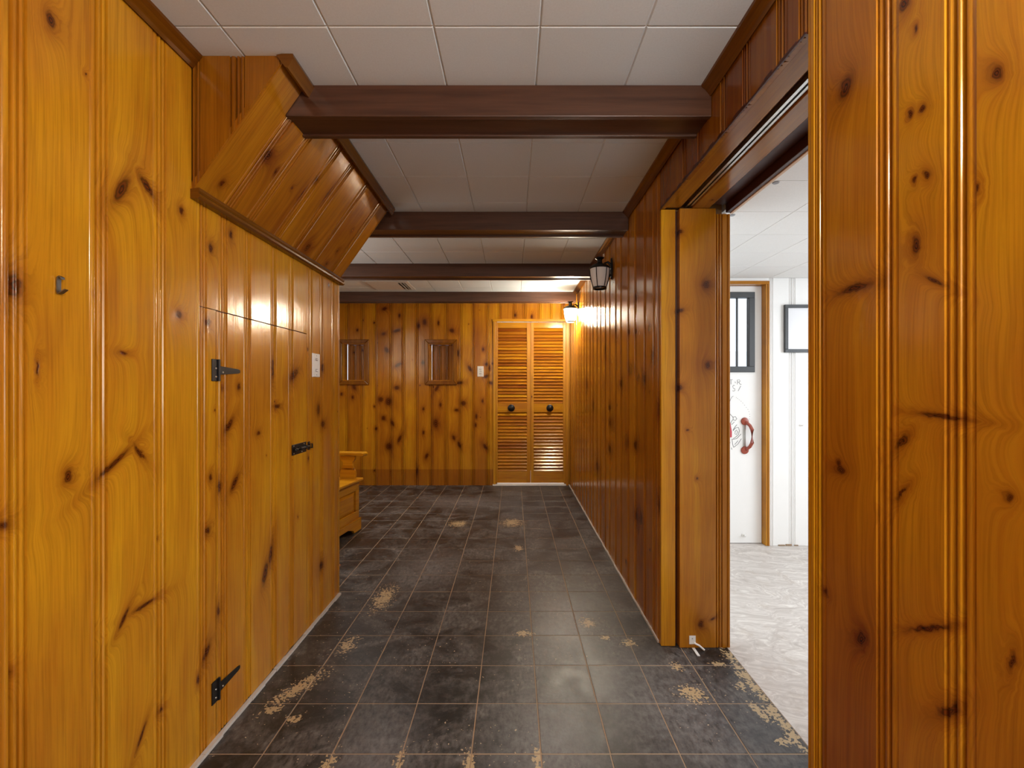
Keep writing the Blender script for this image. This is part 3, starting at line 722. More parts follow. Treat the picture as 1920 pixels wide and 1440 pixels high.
box('recess_board', 0.896, 0.972, YO0 + 0.001, YO1, ZO + 0.020, ZO + 0.05, M_dred, hd)
box('inner_casing', 0.973, XS + 0.010, YO0 + 0.001, YO1, ZO - 0.018, ZO + 0.05, M_dred, hd, 0.002, 0.1)
box('casing_bead', XS + 0.002, XS + 0.016, YO0 + 0.001, YO1, ZO - 0.022, ZO - 0.012, M_cream, hd, 0.002)
# torn rough strip at the lower edge of the header boards
m = MB(); n = 30
for i in range(n):
    y0 = YO0 + (YO1 - YO0) * i / n; m.box(XR - 0.0025, XR + 0.002, y0, y0 + (YO1 - YO0) / n + 0.0004, ZO - 0.001, ZO + random.uniform(0.003, 0.013))
m.build('torn_edge', M_dred, hd)

ps = root('trim_10', (0.83, YO1, 0)); struct(ps, 'pine post boards closing the end of the right wall at the opening', 'trim')
box('edge_strip', XR + 0.001, 0.744, YO1 + 0.002, YO1 + 0.021, 0, ZO - 0.001, M_post, ps, 0.002, 0.05)
box('groove_filler', 0.745, 0.757, YO1 + 0.022, YO1 + 0.028, 0, ZO - 0.001, M_dred, ps)
box('post_board', 0.758, 0.924, YO1 - 0.012, YO1 + 0.028, 0, ZO - 0.001, M_post, ps, 0.0025, 0.55)
board(ps, M_post, 0.926, XS + 0.004, [(None, None, 0, ZO - 0.026)], lambda a, b, d: (a, YO1 - 0.010 - d, b), 0.5, 'stop_strip', 0.03)

# white steel floor guide at the post foot
gy = YO1 - 0.013; gz = zat(1200, gy)
fg = root('floor_guide', (xat(1298, gy), gy, 0)); tag(fg, 'small white metal door guide at the foot of the pine post', 'guide')
box('guide_plate', xat(1292, gy), xat(1304, gy), gy - 0.0025, gy, gz - 0.018, gz + 0.020, M_plate, fg, 0.0006)
MB().box(xat(1297, gy), xat(1302, gy), gy - 0.062, gy - 0.002, 0, 0.003, None).build('guide_foot', M_plate, fg)
MB().tube([(xat(1301, gy), gy - 0.003, gz - 0.012), (xat(1309, gy), gy - 0.012, 0.018), (xat(1317, gy), gy - 0.022, 0.003)], 0.0042, 6).build('guide_arm', M_plate, fg)
MB().lathe([(0.003, 0), (0.002, -0.0015)], (xat(1298, gy), gy - 0.0025, gz + 0.008), 'y', 8).build('screw', M_grey, fg)

# ------------------------------------------------------------------ far wall with niches
wf = box('wall_far', XFL, XR + 0.02, YF + 0.145, YF + 0.16, 0, 0.001, M_core)
struct(wf, 'far hall wall of knotty pine boards with two framed niches and a darker stain at its foot', 'wall')
NU = [(642, 685), (804, 850)]; NZ0, NZ1 = fz(714), fz(644)
DX0, DX1, DH = fx(928), fx(1062), fz(603)            # bifold opening
FS = [651, 679, 704, 733, 755.6, 780.6, 808, 836, 862.5, 886, 914, 936, 964, 983, 1011, 1032, 1052]
fse = [fx(u) for u in FS]; k = 0
while fse[0] > XFL + 0.2:
    fse.insert(0, fse[0] - (0.146 if k % 2 == 0 else 0.182)); k += 1
fse = [XFL] + fse + [XR - 0.003]
NX = [(fx(a), fx(b)) for a, b in NU]
for i, (a0, a1) in enumerate(zip(fse, fse[1:])):
    segs = None
    for (x0, x1) in NX:
        if a1 > x0 and a0 < x1:
            segs = [(None, None, 0, NZ0), (None, None, NZ1, CEIL)]
            if a0 < x0: segs.append((None, x0, NZ0, NZ1))
            if a1 > x1: segs.append((x1, None, NZ0, NZ1))
    if segs is None:
        if a0 >= DX0 - 0.01: segs = [(None, None, DH, CEIL)]
        elif a1 > DX0: segs = [(None, None, DH, CEIL), (None, DX0 - 0.002, 0, DH)]
        else: segs = [(None, None, 0, CEIL)]
    board(wf, M_far, a0, a1, segs, P_far, random.uniform(0.12, 0.62))
# backing of the far wall, open at niches and door
xs = [XFL, NX[0][0], NX[0][1], NX[1][0], NX[1][1], DX0]
bkg = MB()
for a, b in ((XFL, NX[0][0]), (NX[0][1], NX[1][0]), (NX[1][1], DX0)): bkg.box(a, b, YF + 0.018, YF + 0.14, 0, CEIL)
for a, b in NX: bkg.box(a, b, YF + 0.018, YF + 0.14, 0, NZ0).box(a, b, YF + 0.018, YF + 0.14, NZ1, CEIL)
bkg.box(DX0, XR + 0.02, YF + 0.018, YF + 0.14, DH, CEIL)
bkg.build('wall_backing', M_core, wf)
NL = ['left framed wall niche in the far pine wall, beside the corner of the left wall', 'right framed wall niche in the far pine wall, nearer the louvred doors']
for n, (x0, x1) in enumerate(NX):
    r = root('wall_niche', ((x0 + x1) / 2, YF, NZ0)); tag(r, NL[n], 'niche', 'framed niches in the far wall')
    w = 0.048; Y1 = YF + 0.14

    def fr(name, poly):
        MB().prism(poly, lambda p, t: (p[0], YF - 0.001 - 0.020 * t, p[1])).build(name, M_frame, r, bevel=0.006, tone=0.4)
    fr('frame_rail', [(x0 - w, NZ1 + w), (x0, NZ1), (x1, NZ1), (x1 + w, NZ1 + w)]); fr('frame_rail', [(x0 - w, NZ0 - w), (x1 + w, NZ0 - w), (x1, NZ0), (x0, NZ0)])
    fr('frame_stile', [(x0 - w, NZ0 - w), (x0, NZ0), (x0, NZ1), (x0 - w, NZ1 + w)]); fr('frame_stile', [(x1 + w, NZ0 - w), (x1 + w, NZ1 + w), (x1, NZ1), (x1, NZ0)])
    box('niche_side', x0, x0 + 0.010, YF - 0.001, Y1, NZ0, NZ1, M_vert, r, tone=0.2); box('niche_side', x1 - 0.010, x1, YF - 0.001, Y1, NZ0, NZ1, M_vert, r, tone=0.5)
    box('niche_shelf', x0 + 0.010, x1 - 0.010, YF - 0.001, Y1, NZ0, NZ0 + 0.010, M_lenX, r, tone=0.4); box('niche_top', x0 + 0.010, x1 - 0.010, YF - 0.001, Y1, NZ1 - 0.010, NZ1, M_lenX, r, tone=0.6)
    for q in range(3):
        c0 = x0 + 0.010 + (x1 - x0 - 0.020) * q / 3; c1 = x0 + 0.010 + (x1 - x0 - 0.020) * (q + 1) / 3
        board(r, M_back, c0, c1, [(None, None, NZ0 + 0.010, NZ1 - 0.010)], lambda a, b, d: (a, Y1 - 0.001 - d, b), random.uniform(0.75, 1.0), 'back_board')  # darker tone paints in the shade inside the niche

# ------------------------------------------------------------------ louvred bifold doors
d1 = root('door_1', ((DX0 + DX1) / 2, YF, 0)); struct(d1, 'pair of louvred pine bifold doors with black knobs in the far wall', 'door')
cY0 = YF - 0.016
box('casing_side', fx(925), fx(929.5), cY0, YF + 0.14, 0, fz(603.5), M_vert, d1, 0.002, 0.1); box('casing_side', fx(1061), fx(1065.5), cY0, YF + 0.14, 0, fz(603.5), M_vert, d1, 0.002, 0.45)
box('casing_head', fx(924), fx(1066.5), cY0 - 0.006, YF + 0.14, fz(603.5), fz(598.6), M_lenX, d1, 0.002, 0.1)
ZT0, ZT1, ZM0, ZM1, ZB0, ZB1 = fz(615), fz(604.6), fz(773), fz(756), fz(905), fz(883)
LY0, LY1 = YF - 0.004, YF + 0.028
slat_me = {}
for n, (x0, x1, sl_, sr_) in enumerate(((fx(929.6), fx(994.8), 0.024, 0.045), (fx(995.2), fx(1060.9), 0.036, 0.034))):
    lf = root('door_leaf', ((x0 + x1) / 2, YF, ZB0)); lf.parent = d1; lf.location = W[lf] - W[d1]
    lf['label'] = ['left louvred leaf', 'right louvred leaf'][n]
    box('stile', x0, x0 + sl_, LY0, LY1, ZB0, ZT1, M_vert, lf, 0.002, 0.25); box('stile', x1 - sr_, x1, LY0, LY1, ZB0, ZT1, M_vert, lf, 0.002, 0.35)
    a, b = x0 + sl_, x1 - sr_
    box('top_rail', a, b, LY0, LY1, ZT0, ZT1, M_lenX, lf, 0.002, 0.1); box('middle_rail', a, b, LY0, LY1, ZM0, ZM1, M_lenX, lf, 0.002, 0.2); box('bottom_rail', a, b, LY0, LY1, ZB0, ZB1, M_lenX, lf, 0.002, 0.15)
    me = None
    for (z0, z1, cnt) in ((ZM1, ZT0, 24), (ZB1, ZM0, 18)):
        for q in range(cnt):
            z = z0 + (z1 - z0) * (q + 0.5) / cnt
            if me is None:
                o = MB().box(a, b, -0.0265, 0.0265, -0.003, 0.003, Matrix.Rotation(math.radians(52), 3, 'X')).build('slat', M_lenX, lf)
                me = o.data; zc = W[o].z; o.location = Vector(((a + b) / 2, YF + 0.012, z + zc)) - W[lf]; W[o] = o.location + W[lf]
            else: mk('slat', None, None, None, lf, mesh=(me, ((a + b) / 2, YF + 0.012, z + zc)))
    kx = fx(958.6) if n == 0 else fx(1031)
    kb = MB().lathe([(0.030, 0.0), (0.041, -0.001), (0.043, -0.005), (0.036, -0.009), (0.022, -0.010), (0.012, -0.014), (0.011, -0.026), (0.024, -0.034), (0.027, -0.044), (0.018, -0.052), (0.004, -0.054)], (kx, LY0, fz(765)), 'y', 24).build('knob', M_black, lf, True)
box('light_block_strip', fx(992), fx(998), LY1 + 0.001, LY1 + 0.014, ZB1, ZT1, M_vert, d1, tone=0.3)  # unseen strip added to block closet light between the leaves
box('door_stop', fx(1058), XR + 0.01, LY1 + 0.001, LY1 + 0.02, 0, ZT1 + 0.03, M_vert, d1, tone=0.3)  # unseen side strips added to block closet light past the leaf edges
box('door_stop', fx(924), fx(932), LY1 + 0.001, LY1 + 0.02, 0, ZT1 + 0.03, M_vert, d1, tone=0.3)
th_ = box('door_gap_strip', fx(924), fx(1061), YF - 0.03, YF + 0.03, 0, 0.016, M_plate, None, 0.002)  # white strip painting in the light that shows under the doors
tag(th_, 'added white strip standing for the lit gap under the louvred doors', 'gap_strip')
cl = root('wall_closet', (0.2, 6.0, 0)); struct(cl, 'white painted walls of the closet behind the louvred doors', 'wall')
box('closet_wall', -0.5, -0.48, YF + 0.141, 6.6, 0, CEIL, M_white, cl); box('closet_wall', 0.86, 0.88, YF + 0.141, 6.6, 0, CEIL, M_white, cl); box('closet_wall', -0.5, 0.88, 6.6, 6.62, 0, CEIL, M_white, cl); box('closet_wall', -0.5, 0.88, YF + 0.141, 6.6, CEIL, CEIL + 0.02, M_white, cl)

# ------------------------------------------------------------------ far-left and rear walls (partly out of view)
for nm, lab, args in (('wall_far_left', 'pine wall of the wider far part, behind the bench', (XFL - 0.02, XFL, YE - 0.1, YF + 0.14, 0, CEIL)),
                      ('wall_return', 'back side of the left hall wall turning into the wider part', (XFL, XL - 0.10, YE - 0.1, YE - 0.08, 0, CEIL)),
                      ('wall_rear', 'pine wall behind the camera', (XL - 0.1, XR + 0.3, YBK - 0.02, YBK, 0, CEIL))):
    struct(box(nm, *args, M_back, tone=0.3), lab, 'wall')

# ------------------------------------------------------------------ ceiling register
vr = root('ceiling_vent', ((VX0 + VX1) / 2, (VY0 + VY1) / 2, CEIL - 0.02)); tag(vr, 'white metal air register in the ceiling between the two farthest beams', 'vent')
zc = CEIL - 0.0012; e = 0.035
fm = MB(); o4 = [(VX0, VY0), (VX1, VY0), (VX1, VY1), (VX0, VY1)]; i4 = [(VX0 + e, VY0 + e), (VX1 - e, VY0 + e), (VX1 - e, VY1 - e), (VX0 + e, VY1 - e)]
fm.add([(*p, zc) for p in o4] + [(*p, zc - 0.004) for p in o4] + [(*p, zc - 0.010) for p in i4] + [(*p, zc) for p in i4], [(k, (k + 1) % 4, 4 + (k + 1) % 4, 4 + k) for k in range(4)] + [(4 + k, 4 + (k + 1) % 4, 8 + (k + 1) % 4, 8 + k) for k in range(4)] + [(8 + k, 8 + (k + 1) % 4, 12 + (k + 1) % 4, 12 + k) for k in range(4)] + [(12 + k, 12 + (k + 1) % 4, (k + 1) % 4, k) for k in range(4)])
fm.build('vent_frame', M_vent, vr); box('vent_dark_sheet', VX0 + e, VX1 - e, VY0 + e, VY1 - e, zc - 0.0008, zc - 0.0002, M_dark, vr)  # flat near-black sheet painting in the dark of the duct
for q in range(6):
    y = VY0 + e + 0.002 + q * 0.048; MB().box(VX0 + e, VX1 - e - 0.075, y, y + 0.047, zc - 0.009, zc - 0.007, Matrix.Rotation(-0.12, 3, 'X')).build('vent_slat', M_vent, vr)
for q in range(2):
    x = VX1 - e - 0.062 + q * 0.030; MB().box(x, x + 0.026, VY0 + e, VY1 - e, zc - 0.010, zc - 0.008, Matrix.Rotation(0.35, 3, 'Y')).build('side_slat', M_vent, vr)


# ------------------------------------------------------------------ wall lanterns
def lantern(y, label, lit):
    c = Vector((0.592, y, 1.865)); r = root('wall_lantern', c); tag(r, label, 'lantern', 'lanterns on the right wall')
    x = XR
    MB().prism([(0.026 * math.cos(q * math.pi / 8) * (1 - 0.25 * math.sin(q * math.pi / 8)), 0.078 * math.sin(q * math.pi / 8)) for q in range(16)],
               lambda p, t: (x - 0.010 * t, y + p[0] * (1 - 0.25 * t), c.z + 0.140 + p[1] * (1 - 0.12 * t))).build('back_plate', M_black, r, True)
    MB().tube([(x - 0.008, y, c.z + 0.165), (x - 0.03, y, c.z + 0.185), (x - 0.05, y, c.z + 0.178), (x - 0.058, y, c.z + 0.155)], [0.010, 0.008, 0.007, 0.007], 8).build('arm', M_black, r, True)
    MB().tube([(x - 0.008, y, c.z + 0.10), (x - 0.022, y, c.z + 0.082), (x - 0.033, y, c.z + 0.092), (x - 0.028, y, c.z + 0.106), (x - 0.020, y, c.z + 0.100)], [0.006, 0.005, 0.0045, 0.004, 0.003], 8).build('scroll', M_black, r, True)
    MB().lathe([(0.070, 0.136), (0.073, 0.142), (0.068, 0.150), (0.050, 0.164), (0.026, 0.172), (0.018, 0.178), (0.016, 0.198), (0.020, 0.203), (0.031, 0.210), (0.030, 0.214), (0.012, 0.220), (0.004, 0.221)], c, n=24).build('cap', M_black, r, True)
    hs_ = [(0.0445, 0.012), (0.052, 0.035), (0.0595, 0.065), (0.0655, 0.100), (0.0685, 0.136)]
    for k in range(6):                               # six bowed panes
        vs = []; fsx = []
        for (rad, h) in hs_:
            for q in range(4):
                a = (k + q / 3) * math.pi / 3; vs.append((c.x + (rad - 0.002) * math.cos(a), c.y + (rad - 0.002) * math.sin(a), c.z + h))
        for (rad, h) in hs_:
            for q in range(4):
                a = (k + q / 3) * math.pi / 3; vs.append((c.x + (rad - 0.004) * math.cos(a), c.y + (rad - 0.004) * math.sin(a), c.z + h))
        N = len(hs_) * 4
        for i in range(len(hs_) - 1):
            for q in range(3):
                A = i * 4 + q; fsx += [(A, A + 1, A + 5, A + 4), (N + A, N + A + 4, N + A + 5, N + A + 1)]
        mk('pane', vs, fsx, M_gl2 if not lit else M_lit, r, True)
        a = k * math.pi / 3
        MB().tube([(c.x + (rad + 0.001) * math.cos(a), c.y + (rad + 0.001) * math.sin(a), c.z + h) for rad, h in hs_], 0.0030, 6).build('rib', M_black, r, True)
    MB().lathe([(0.040, 0.0), (0.047, 0.0), (0.048, 0.006), (0.047, 0.013), (0.040, 0.013), (0.040, 0.0)], c, n=24, closed=False).build('bottom_ring', M_black, r, True)
    MB().lathe([(0.010, 0.135), (0.011, 0.110), (0.017, 0.095), (0.020, 0.075), (0.016, 0.055), (0.006, 0.045)], c, n=12).build('bulb', M_bulb, r, True)
    if lit:
        l = bpy.data.lights.new('lantern_light', 'POINT'); l.energy = LANTERN_W; l.color = (1.0, 0.86, 0.62); l.shadow_soft_size = 0.07
        lo = bpy.data.objects.new('lantern_light', l); COL.objects.link(lo); lo.location = (c.x - 0.085, c.y - 0.0, c.z + 0.03)
    return r


LANTERN_W = 7
lantern(3.04, 'unlit black wall lantern with smoky glass panes, nearest on the right wall', False)
lantern(4.60, 'glowing wall lantern on the right wall beside the louvred doors', True)

# ------------------------------------------------------------------ storage bench in the far left part
bx, by, bz = -1.292, 3.70, 0.0
rz = math.atan2(0.050, 0.338)
bn = root('storage_bench', (bx, by, bz), -rz); tag(bn, 'pine storage bench with panelled front and flat armrests, behind the left wall', 'bench')
L, DP, SH = 1.05, 0.46, 0.41                           # local: +x front face at 0, far end at y = 0, towards the camera -L


def bb(name, x0, x1, y0, y1, z0, z1, tone=0.3, bev=0.004, par=bn): return box(name, x0, x1, y0, y1, z0, z1, M_bench, par, bev, tone)


bb('chest_body', -DP, -0.022, -L + 0.02, -0.02, 0.09, SH, 0.6)
fr_ = bb('front_rail', -0.022, 0, -L, 0, SH - 0.075, SH, 0.25); bb('front_rail', -0.022, 0, -L, 0, 0.095, 0.165, 0.3)
for (y0, y1) in ((-0.055, 0), (-L, -L + 0.055), (-L / 2 - 0.03, -L / 2 + 0.03)): bb('front_stile', -0.022, 0, y0, y1, 0.165, SH - 0.075, 0.25)
for (y0, y1) in ((-L / 2 + 0.03, -0.055), (-L + 0.055, -L / 2 - 0.03)):
    MB().add([(-0.021, y0, 0.165), (-0.021, y1, 0.165), (-0.021, y1, SH - 0.075), (-0.021, y0, SH - 0.075), (-0.014, y0 + 0.004, 0.169), (-0.014, y1 - 0.004, 0.169), (-0.014, y1 - 0.004, SH - 0.079), (-0.014, y0 + 0.004, SH - 0.079), (-0.006, y0 + 0.03, 0.195), (-0.006, y1 - 0.03, 0.195), (-0.006, y1 - 0.03, SH - 0.105), (-0.006, y0 + 0.03, SH - 0.105)],
             [(3, 2, 1, 0), (8, 9, 10, 11)] + [(k, (k + 1) % 4, 4 + (k + 1) % 4, 4 + k) for k in range(4)] + [(4 + k, 4 + (k + 1) % 4, 8 + (k + 1) % 4, 8 + k) for k in range(4)]).build('front_panel', M_bench, bn, tone=0.35)
# plinth with bracket-cut feet
pl = [(0.012, 0.0), (0.012, 0.10), (-L - 0.012, 0.10), (-L - 0.012, 0.0), (-L + 0.10, 0.0), (-L + 0.115, 0.022), (-L + 0.15, 0.034), (-L + 0.20, 0.05), (-0.20, 0.05), (-0.15, 0.034), (-0.115, 0.022), (-0.10, 0.0)]
MB().prism(pl, lambda p, t: (-0.012 + 0.024 * t, p[0], p[1])).build('plinth', M_bench, bn, bevel=0.003, tone=0.35)
MB().prism([(-DP, 0), (0.012, 0), (0.012, 0.10), (-DP, 0.10)], lambda p, t: (p[0], -0.004 + 0.016 * t, p[1])).build('plinth_end', M_bench, bn, tone=0.35)
MB().prism([(-DP, 0), (0.012, 0), (0.012, 0.10), (-DP, 0.10)], lambda p, t: (p[0], -L - 0.012 + 0.016 * t, p[1])).build('plinth_end', M_bench, bn, tone=0.35)
bb('seat', -DP - 0.01, 0.030, -L - 0.02, 0.02, SH, SH + 0.022, 0.05, 0.006)
bb('backrest', -DP - 0.01, -DP + 0.012, -L, 0, SH + 0.022, 0.86, 0.3)
vase = [(-0.068, 0), (0.066, 0), (0.070, 0.035), (0.064, 0.065), (0.048, 0.085), (0.042, 0.11), (0.044, 0.135), (0.062, 0.155), (0.066, 0.172), (0.062, 0.185)]
vase = [(x - 0.085, z) for x, z in vase] + [(-0.170 + 0.019, 0.185), (-0.155, 0.172), (-0.150, 0.155), (-0.130, 0.135), (-0.128, 0.11), (-0.134, 0.085), (-0.150, 0.065), (-0.156, 0.035)]
for y0 in (-0.035, -L + 0.010):
    MB().prism(vase, lambda p, t: (p[0], y0 + 0.024 * t, SH + 0.0225 + p[1])).build('arm_support', M_bench, bn, bevel=0.003, tone=0.12)
    arm = [(-DP + 0.013, 0), (-0.05, 0.0), (0.03, -0.008), (0.062, -0.010), (0.072, 0.0), (0.070, 0.012), (0.055, 0.019), (-DP + 0.013, 0.016)]
    MB().prism(arm, lambda p, t: (p[0], y0 - 0.030 + 0.084 * t, SH + 0.2215 + p[1])).build('armrest', M_bench, bn, bevel=0.004, tone=0.2)

# ------------------------------------------------------------------ white side room
wsb = root('wall_side_room', (2.5, YSB, 0)); struct(wsb, 'white painted board wall of the side room beside its door', 'wall')
XD0, XD1, YD = 1.075, 1.89, 3.37                      # side room door
jx0, jx1 = 1.893, xat(1442, YSB)
wb = [jx1 + 0.001, xat(1484, YSB), xat(1498, YSB) + 0.12, 2.5, 2.72, 2.95, 3.2, 3.42, XSR]
for a0, a1 in zip(wb, wb[1:]): board(wsb, M_white, a0, a1, [(None, None, 0, CS + 0.003)], lambda a, b, d: (a, YSB - d, b), name='board', back=0.03)
box('wall_above_door', XS, jx1, YSB, YSB + 0.12, zat(527, YSB), CS + 0.003, M_white, wsb); box('wall_left_of_door', XS, XD0 - 0.004, YSB, YSB + 0.12, 0, CS, M_white, wsb)
box('wall_core', jx1, XSR, YSB + 0.03, YSB + 0.12, 0, CS, M_white, wsb)
for (u0, u1, h) in ((1459, 1471, 0.008), (1473, 1484, 0.012), (1489, 1496, 0.007)): box('broken_edge', xat(u0, YSB), xat(u1, YSB), YSB - 0.006, YSB + 0.0, 0, h, M_adh, wsb)
tj = root('trim_11', (1.5, YSB, 0)); struct(tj, 'orange pine frame round the white side room door', 'trim')
zt = zat(533, YSB)
box('door_jamb', jx0, jx0 + 0.014, YSB - 0.004, YSB + 0.12, 0, zt, M_vert, tj, 0.001, 0.4); box('door_jamb', jx0 + 0.0145, jx1, YSB - 0.008, YSB + 0.12, 0, zt, M_vert, tj, 0.001, 0.55)
box('door_head', XD0 - 0.03, jx1, YSB - 0.008, YSB + 0.12, zt, zat(527, YSB), M_lenX, tj, 0.001, 0.4); box('door_jamb', XD0 - 0.03, XD0 - 0.003, YSB - 0.008, YSB + 0.12, 0, zt, M_vert, tj, 0.001, 0.5)

d2 = root('door_2', ((XD0 + XD1) / 2, YD, 0)); struct(d2, 'white door in the side room with barred window and dark red pull', 'door')
wx0, wx1, wz0, wz1 = 1.15, xat(1414, YD), zat(698, YD), zat(548, YD); zt2 = zt - 0.003
pn = MB().box(XD0, wx0, YD, YD + 0.04, 0.004, zt2).box(wx1, XD1, YD, YD + 0.04, 0.004, zt2).box(wx0, wx1, YD, YD + 0.04, 0.004, wz0).box(wx0, wx1, YD, YD + 0.04, wz1, zt2)
pn.build('door_panel', M_white, d2)
fw = 0.044
for nm, b_ in (('window_rail', (wx0, wx1, wz1 - fw, wz1)), ('window_rail', (wx0, wx1, wz0, wz0 + fw)), ('window_stile', (wx0, wx0 + fw, wz0 + fw, wz1 - fw)), ('window_stile', (wx1 - fw, wx1, wz0 + fw, wz1 - fw))):
    box(nm, b_[0], b_[1], YD - 0.014, YD + 0.03, b_[2], b_[3], M_dgrey, d2, 0.003)
box('window_pane', wx0 + fw, wx1 - fw, YD + 0.014, YD + 0.018, wz0 + fw, wz1 - fw, M_glass, d2)
for u in (1382, 1364.5, 1346): box('window_bar', xat(u, YD) - 0.006, xat(u, YD) + 0.006, YD - 0.004, YD + 0.010, wz0 + fw, wz1 - fw, M_dgrey, d2)
hx, hz0, hz1 = xat(1396, YD), zat(844, YD), zat(790, YD)
hn = MB().lathe([(0.028, 0), (0.030, -0.004), (0.026, -0.012), (0.010, -0.016)], (hx, YD, hz0), 'y', 20).build('pull_handle', M_red, d2, True)
MB().lathe([(0.028, 0), (0.030, -0.004), (0.026, -0.012), (0.010, -0.016)], (hx, YD, hz1), 'y', 20).build('handle_rose', M_red, hn, True)
MB().tube([(hx + 0.006, YD - 0.012, hz1 - 0.006), (hx + 0.026, YD - 0.028, hz1 - 0.03), (hx + 0.036, YD - 0.040, hz1 - 0.06), (hx + 0.036, YD - 0.040, hz0 + 0.06), (hx + 0.026, YD - 0.028, hz0 + 0.03), (hx + 0.006, YD - 0.012, hz0 + 0.006)], [0.012, 0.012, 0.013, 0.013, 0.012, 0.012], 10).build('handle_grip', M_red, hn, True)
box('handle_plate', hx - 0.014, hx + 0.008, YD - 0.002, YD, hz0 + 0.025, hz1 - 0.025, M_steel, hn)
q = (xat(1394, YD), YD, zat(1003, YD)); MB().lathe([(0.016, 0), (0.016, -0.003), (0.006, -0.005), (0.006, -0.022), (0.009, -0.026), (0.003, -0.030)], q, 'y', 14).build('door_stop', M_plate, d2, True)


def ink(name, lines, mat, rad=0.0013):
    m = MB()
    for ln in lines: m.tube([(xat(u, YD), YD - 0.0004, zat(v, YD)) for u, v in ln], rad, 5)
    m.build(name, mat, d2)


def c8(x, y): return (1360 + x / 8, 690 + y / 8)


ink('lettering', [[c8(55, 175), c8(110, 175)], [c8(85, 175), c8(85, 245)], [c8(145, 205), c8(152, 225)], [c8(180, 245), c8(180, 178), c8(210, 175), c8(222, 195), c8(205, 212), c8(182, 212)], [c8(202, 212), c8(222, 245), c8(242, 243)],
                  [c8(140, 265), c8(122, 258), c8(108, 280), c8(120, 302), c8(142, 312), c8(145, 335), c8(125, 348), c8(106, 340)], [c8(232, 268), c8(192, 345)]], M_inkl, 0.0017)
dots = [(160, 440), (180, 455), (205, 472), (232, 495), (258, 522), (285, 553), (310, 588), (335, 618), (350, 650), (360, 690), (362, 725), (355, 762)]
ink('dotted_arc', [[c8(x, y), c8(x + 7, y + 6)] for x, y in dots] + [[c8(122, 420), c8(100, 430), c8(75, 475), c8(60, 540), c8(48, 620)]], M_inkl, 0.0014)
ink('line_drawing', [[c8(42, 655), c8(80, 700), c8(115, 738)], [c8(115, 738), c8(150, 728), c8(172, 760), c8(150, 790), c8(118, 775), c8(115, 738)], [c8(110, 775), c8(80, 820), c8(95, 850), c8(135, 810)], [c8(172, 850), c8(140, 890), c8(115, 930)],
                     [c8(115, 945), c8(150, 900), c8(195, 890), c8(212, 940), c8(195, 1000), c8(150, 1040), c8(118, 1060)], [c8(140, 960), c8(165, 930), c8(185, 960), c8(165, 1000), c8(140, 985), c8(150, 960)],
                     [c8(105, 1072), c8(170, 1060), c8(235, 990)], [c8(98, 1060), c8(108, 1140), c8(125, 1190)], [c8(125, 1190), c8(190, 1140), c8(240, 1060)], [c8(140, 1150), c8(190, 1090)], [c8(65, 1090), c8(72, 1125)], [c8(92, 1195), c8(98, 1225)]], M_ink, 0.0016)
rp = [c8(20, 770), c8(48, 772), c8(78, 830), c8(88, 900), c8(98, 960), c8(96, 1040), c8(20, 1045)]
MB().prism([(xat(u, YD), zat(v, YD)) for u, v in rp], lambda p, t: (p[0], YD - 0.0008 * t, p[1])).build('painted_patch', M_rpaint, d2)

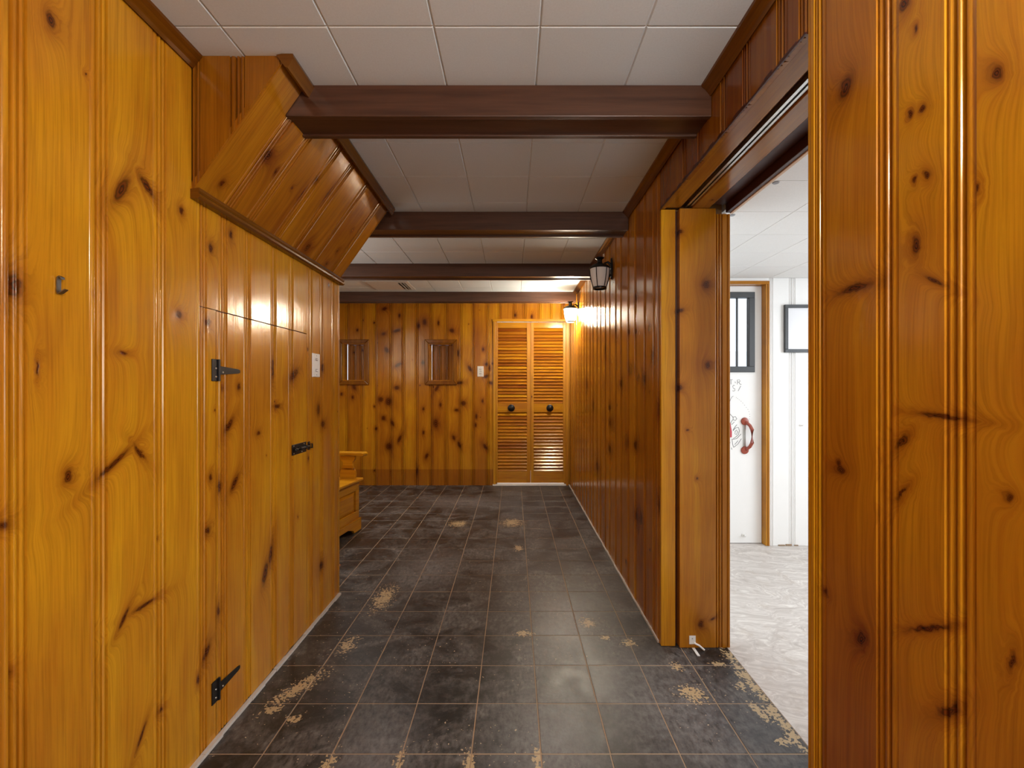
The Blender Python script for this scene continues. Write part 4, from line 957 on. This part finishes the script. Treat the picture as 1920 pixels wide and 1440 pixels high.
wbx0, wbz0, wbz1 = xat(1469, YSB), zat(661, YSB), zat(572, YSB); wbx1 = wbx0 + 0.5; f_ = 0.024
fb = root('framed_board', ((wbx0 + wbx1) / 2, YSB, wbz0)); tag(fb, 'black-framed white board hanging on the white wall of the side room', 'board')
box('board_panel', wbx0 + f_, wbx1 - f_, YSB - 0.010, YSB - 0.004, wbz0 + f_, wbz1 - f_, M_board, fb)
box('frame_rail', wbx0, wbx1, YSB - 0.022, YSB - 0.001, wbz1 - f_, wbz1, M_dgrey, fb, 0.002); box('frame_rail', wbx0, wbx1, YSB - 0.022, YSB - 0.001, wbz0, wbz0 + f_, M_dgrey, fb, 0.002)
box('frame_stile', wbx0, wbx0 + f_, YSB - 0.022, YSB - 0.001, wbz0 + f_, wbz1 - f_, M_dgrey, fb, 0.002); box('frame_stile', wbx1 - f_, wbx1, YSB - 0.022, YSB - 0.001, wbz0 + f_, wbz1 - f_, M_dgrey, fb, 0.002)
hk2 = (xat(1502, YSB), YSB, zat(797, YSB)); hr = MB().lathe([(0.012, 0), (0.012, -0.003), (0.004, -0.004)], hk2, 'y', 12).tube([(hk2[0], YSB - 0.004, hk2[2]), (hk2[0], YSB - 0.022, hk2[2] - 0.004), (hk2[0], YSB - 0.026, hk2[2] + 0.010)], 0.003, 6).build('wall_hook', M_plate)
tag(hr, 'small white hook on the white side room wall below the framed board', 'hook')

for nm, lab, args in (('wall_side_near', 'white side room face of the partition to the hall', (XS - 0.02, XS - 0.001, YO1 + 0.035, YSB + 0.1, 0, CS)), ('wall_side_rear', 'white side room wall near the camera end', (XS - 0.02, XS - 0.001, -1.0, YO0 - 0.006, 0, CS)),
                      ('wall_side_end', 'white end wall of the side room out of view', (XS - 0.02, XSR + 0.1, -1.02, -1.0, 0, CS))):
    struct(box(nm, *args, M_white), lab, 'wall')
ww = MB(); wy0, wy1, wz_0, wz_1 = 0.95, 2.45, 0.85, 1.90
ww.box(XSR, XSR + 0.1, -1.0, wy0, 0, CS).box(XSR, XSR + 0.1, wy1, YSB + 0.1, 0, CS).box(XSR, XSR + 0.1, wy0, wy1, 0, wz_0).box(XSR, XSR + 0.1, wy0, wy1, wz_1, CS)
struct(ww.build('wall_side_window', M_white), 'white side room wall with the daylight window, out of view', 'wall')
# outdoors beyond the barred window
struct(box('wall_outdoor', -1.5, 5.5, 6.9, 7.0, -0.4, 1.75, M_snow), 'pale rendered garden wall outside the barred door window', 'wall')
struct(box('ground_outdoor', 0.9, 5.5, YSB + 0.2, 6.9, -0.5, -0.4, M_snow), 'pale ground outside the side room door', 'ground')
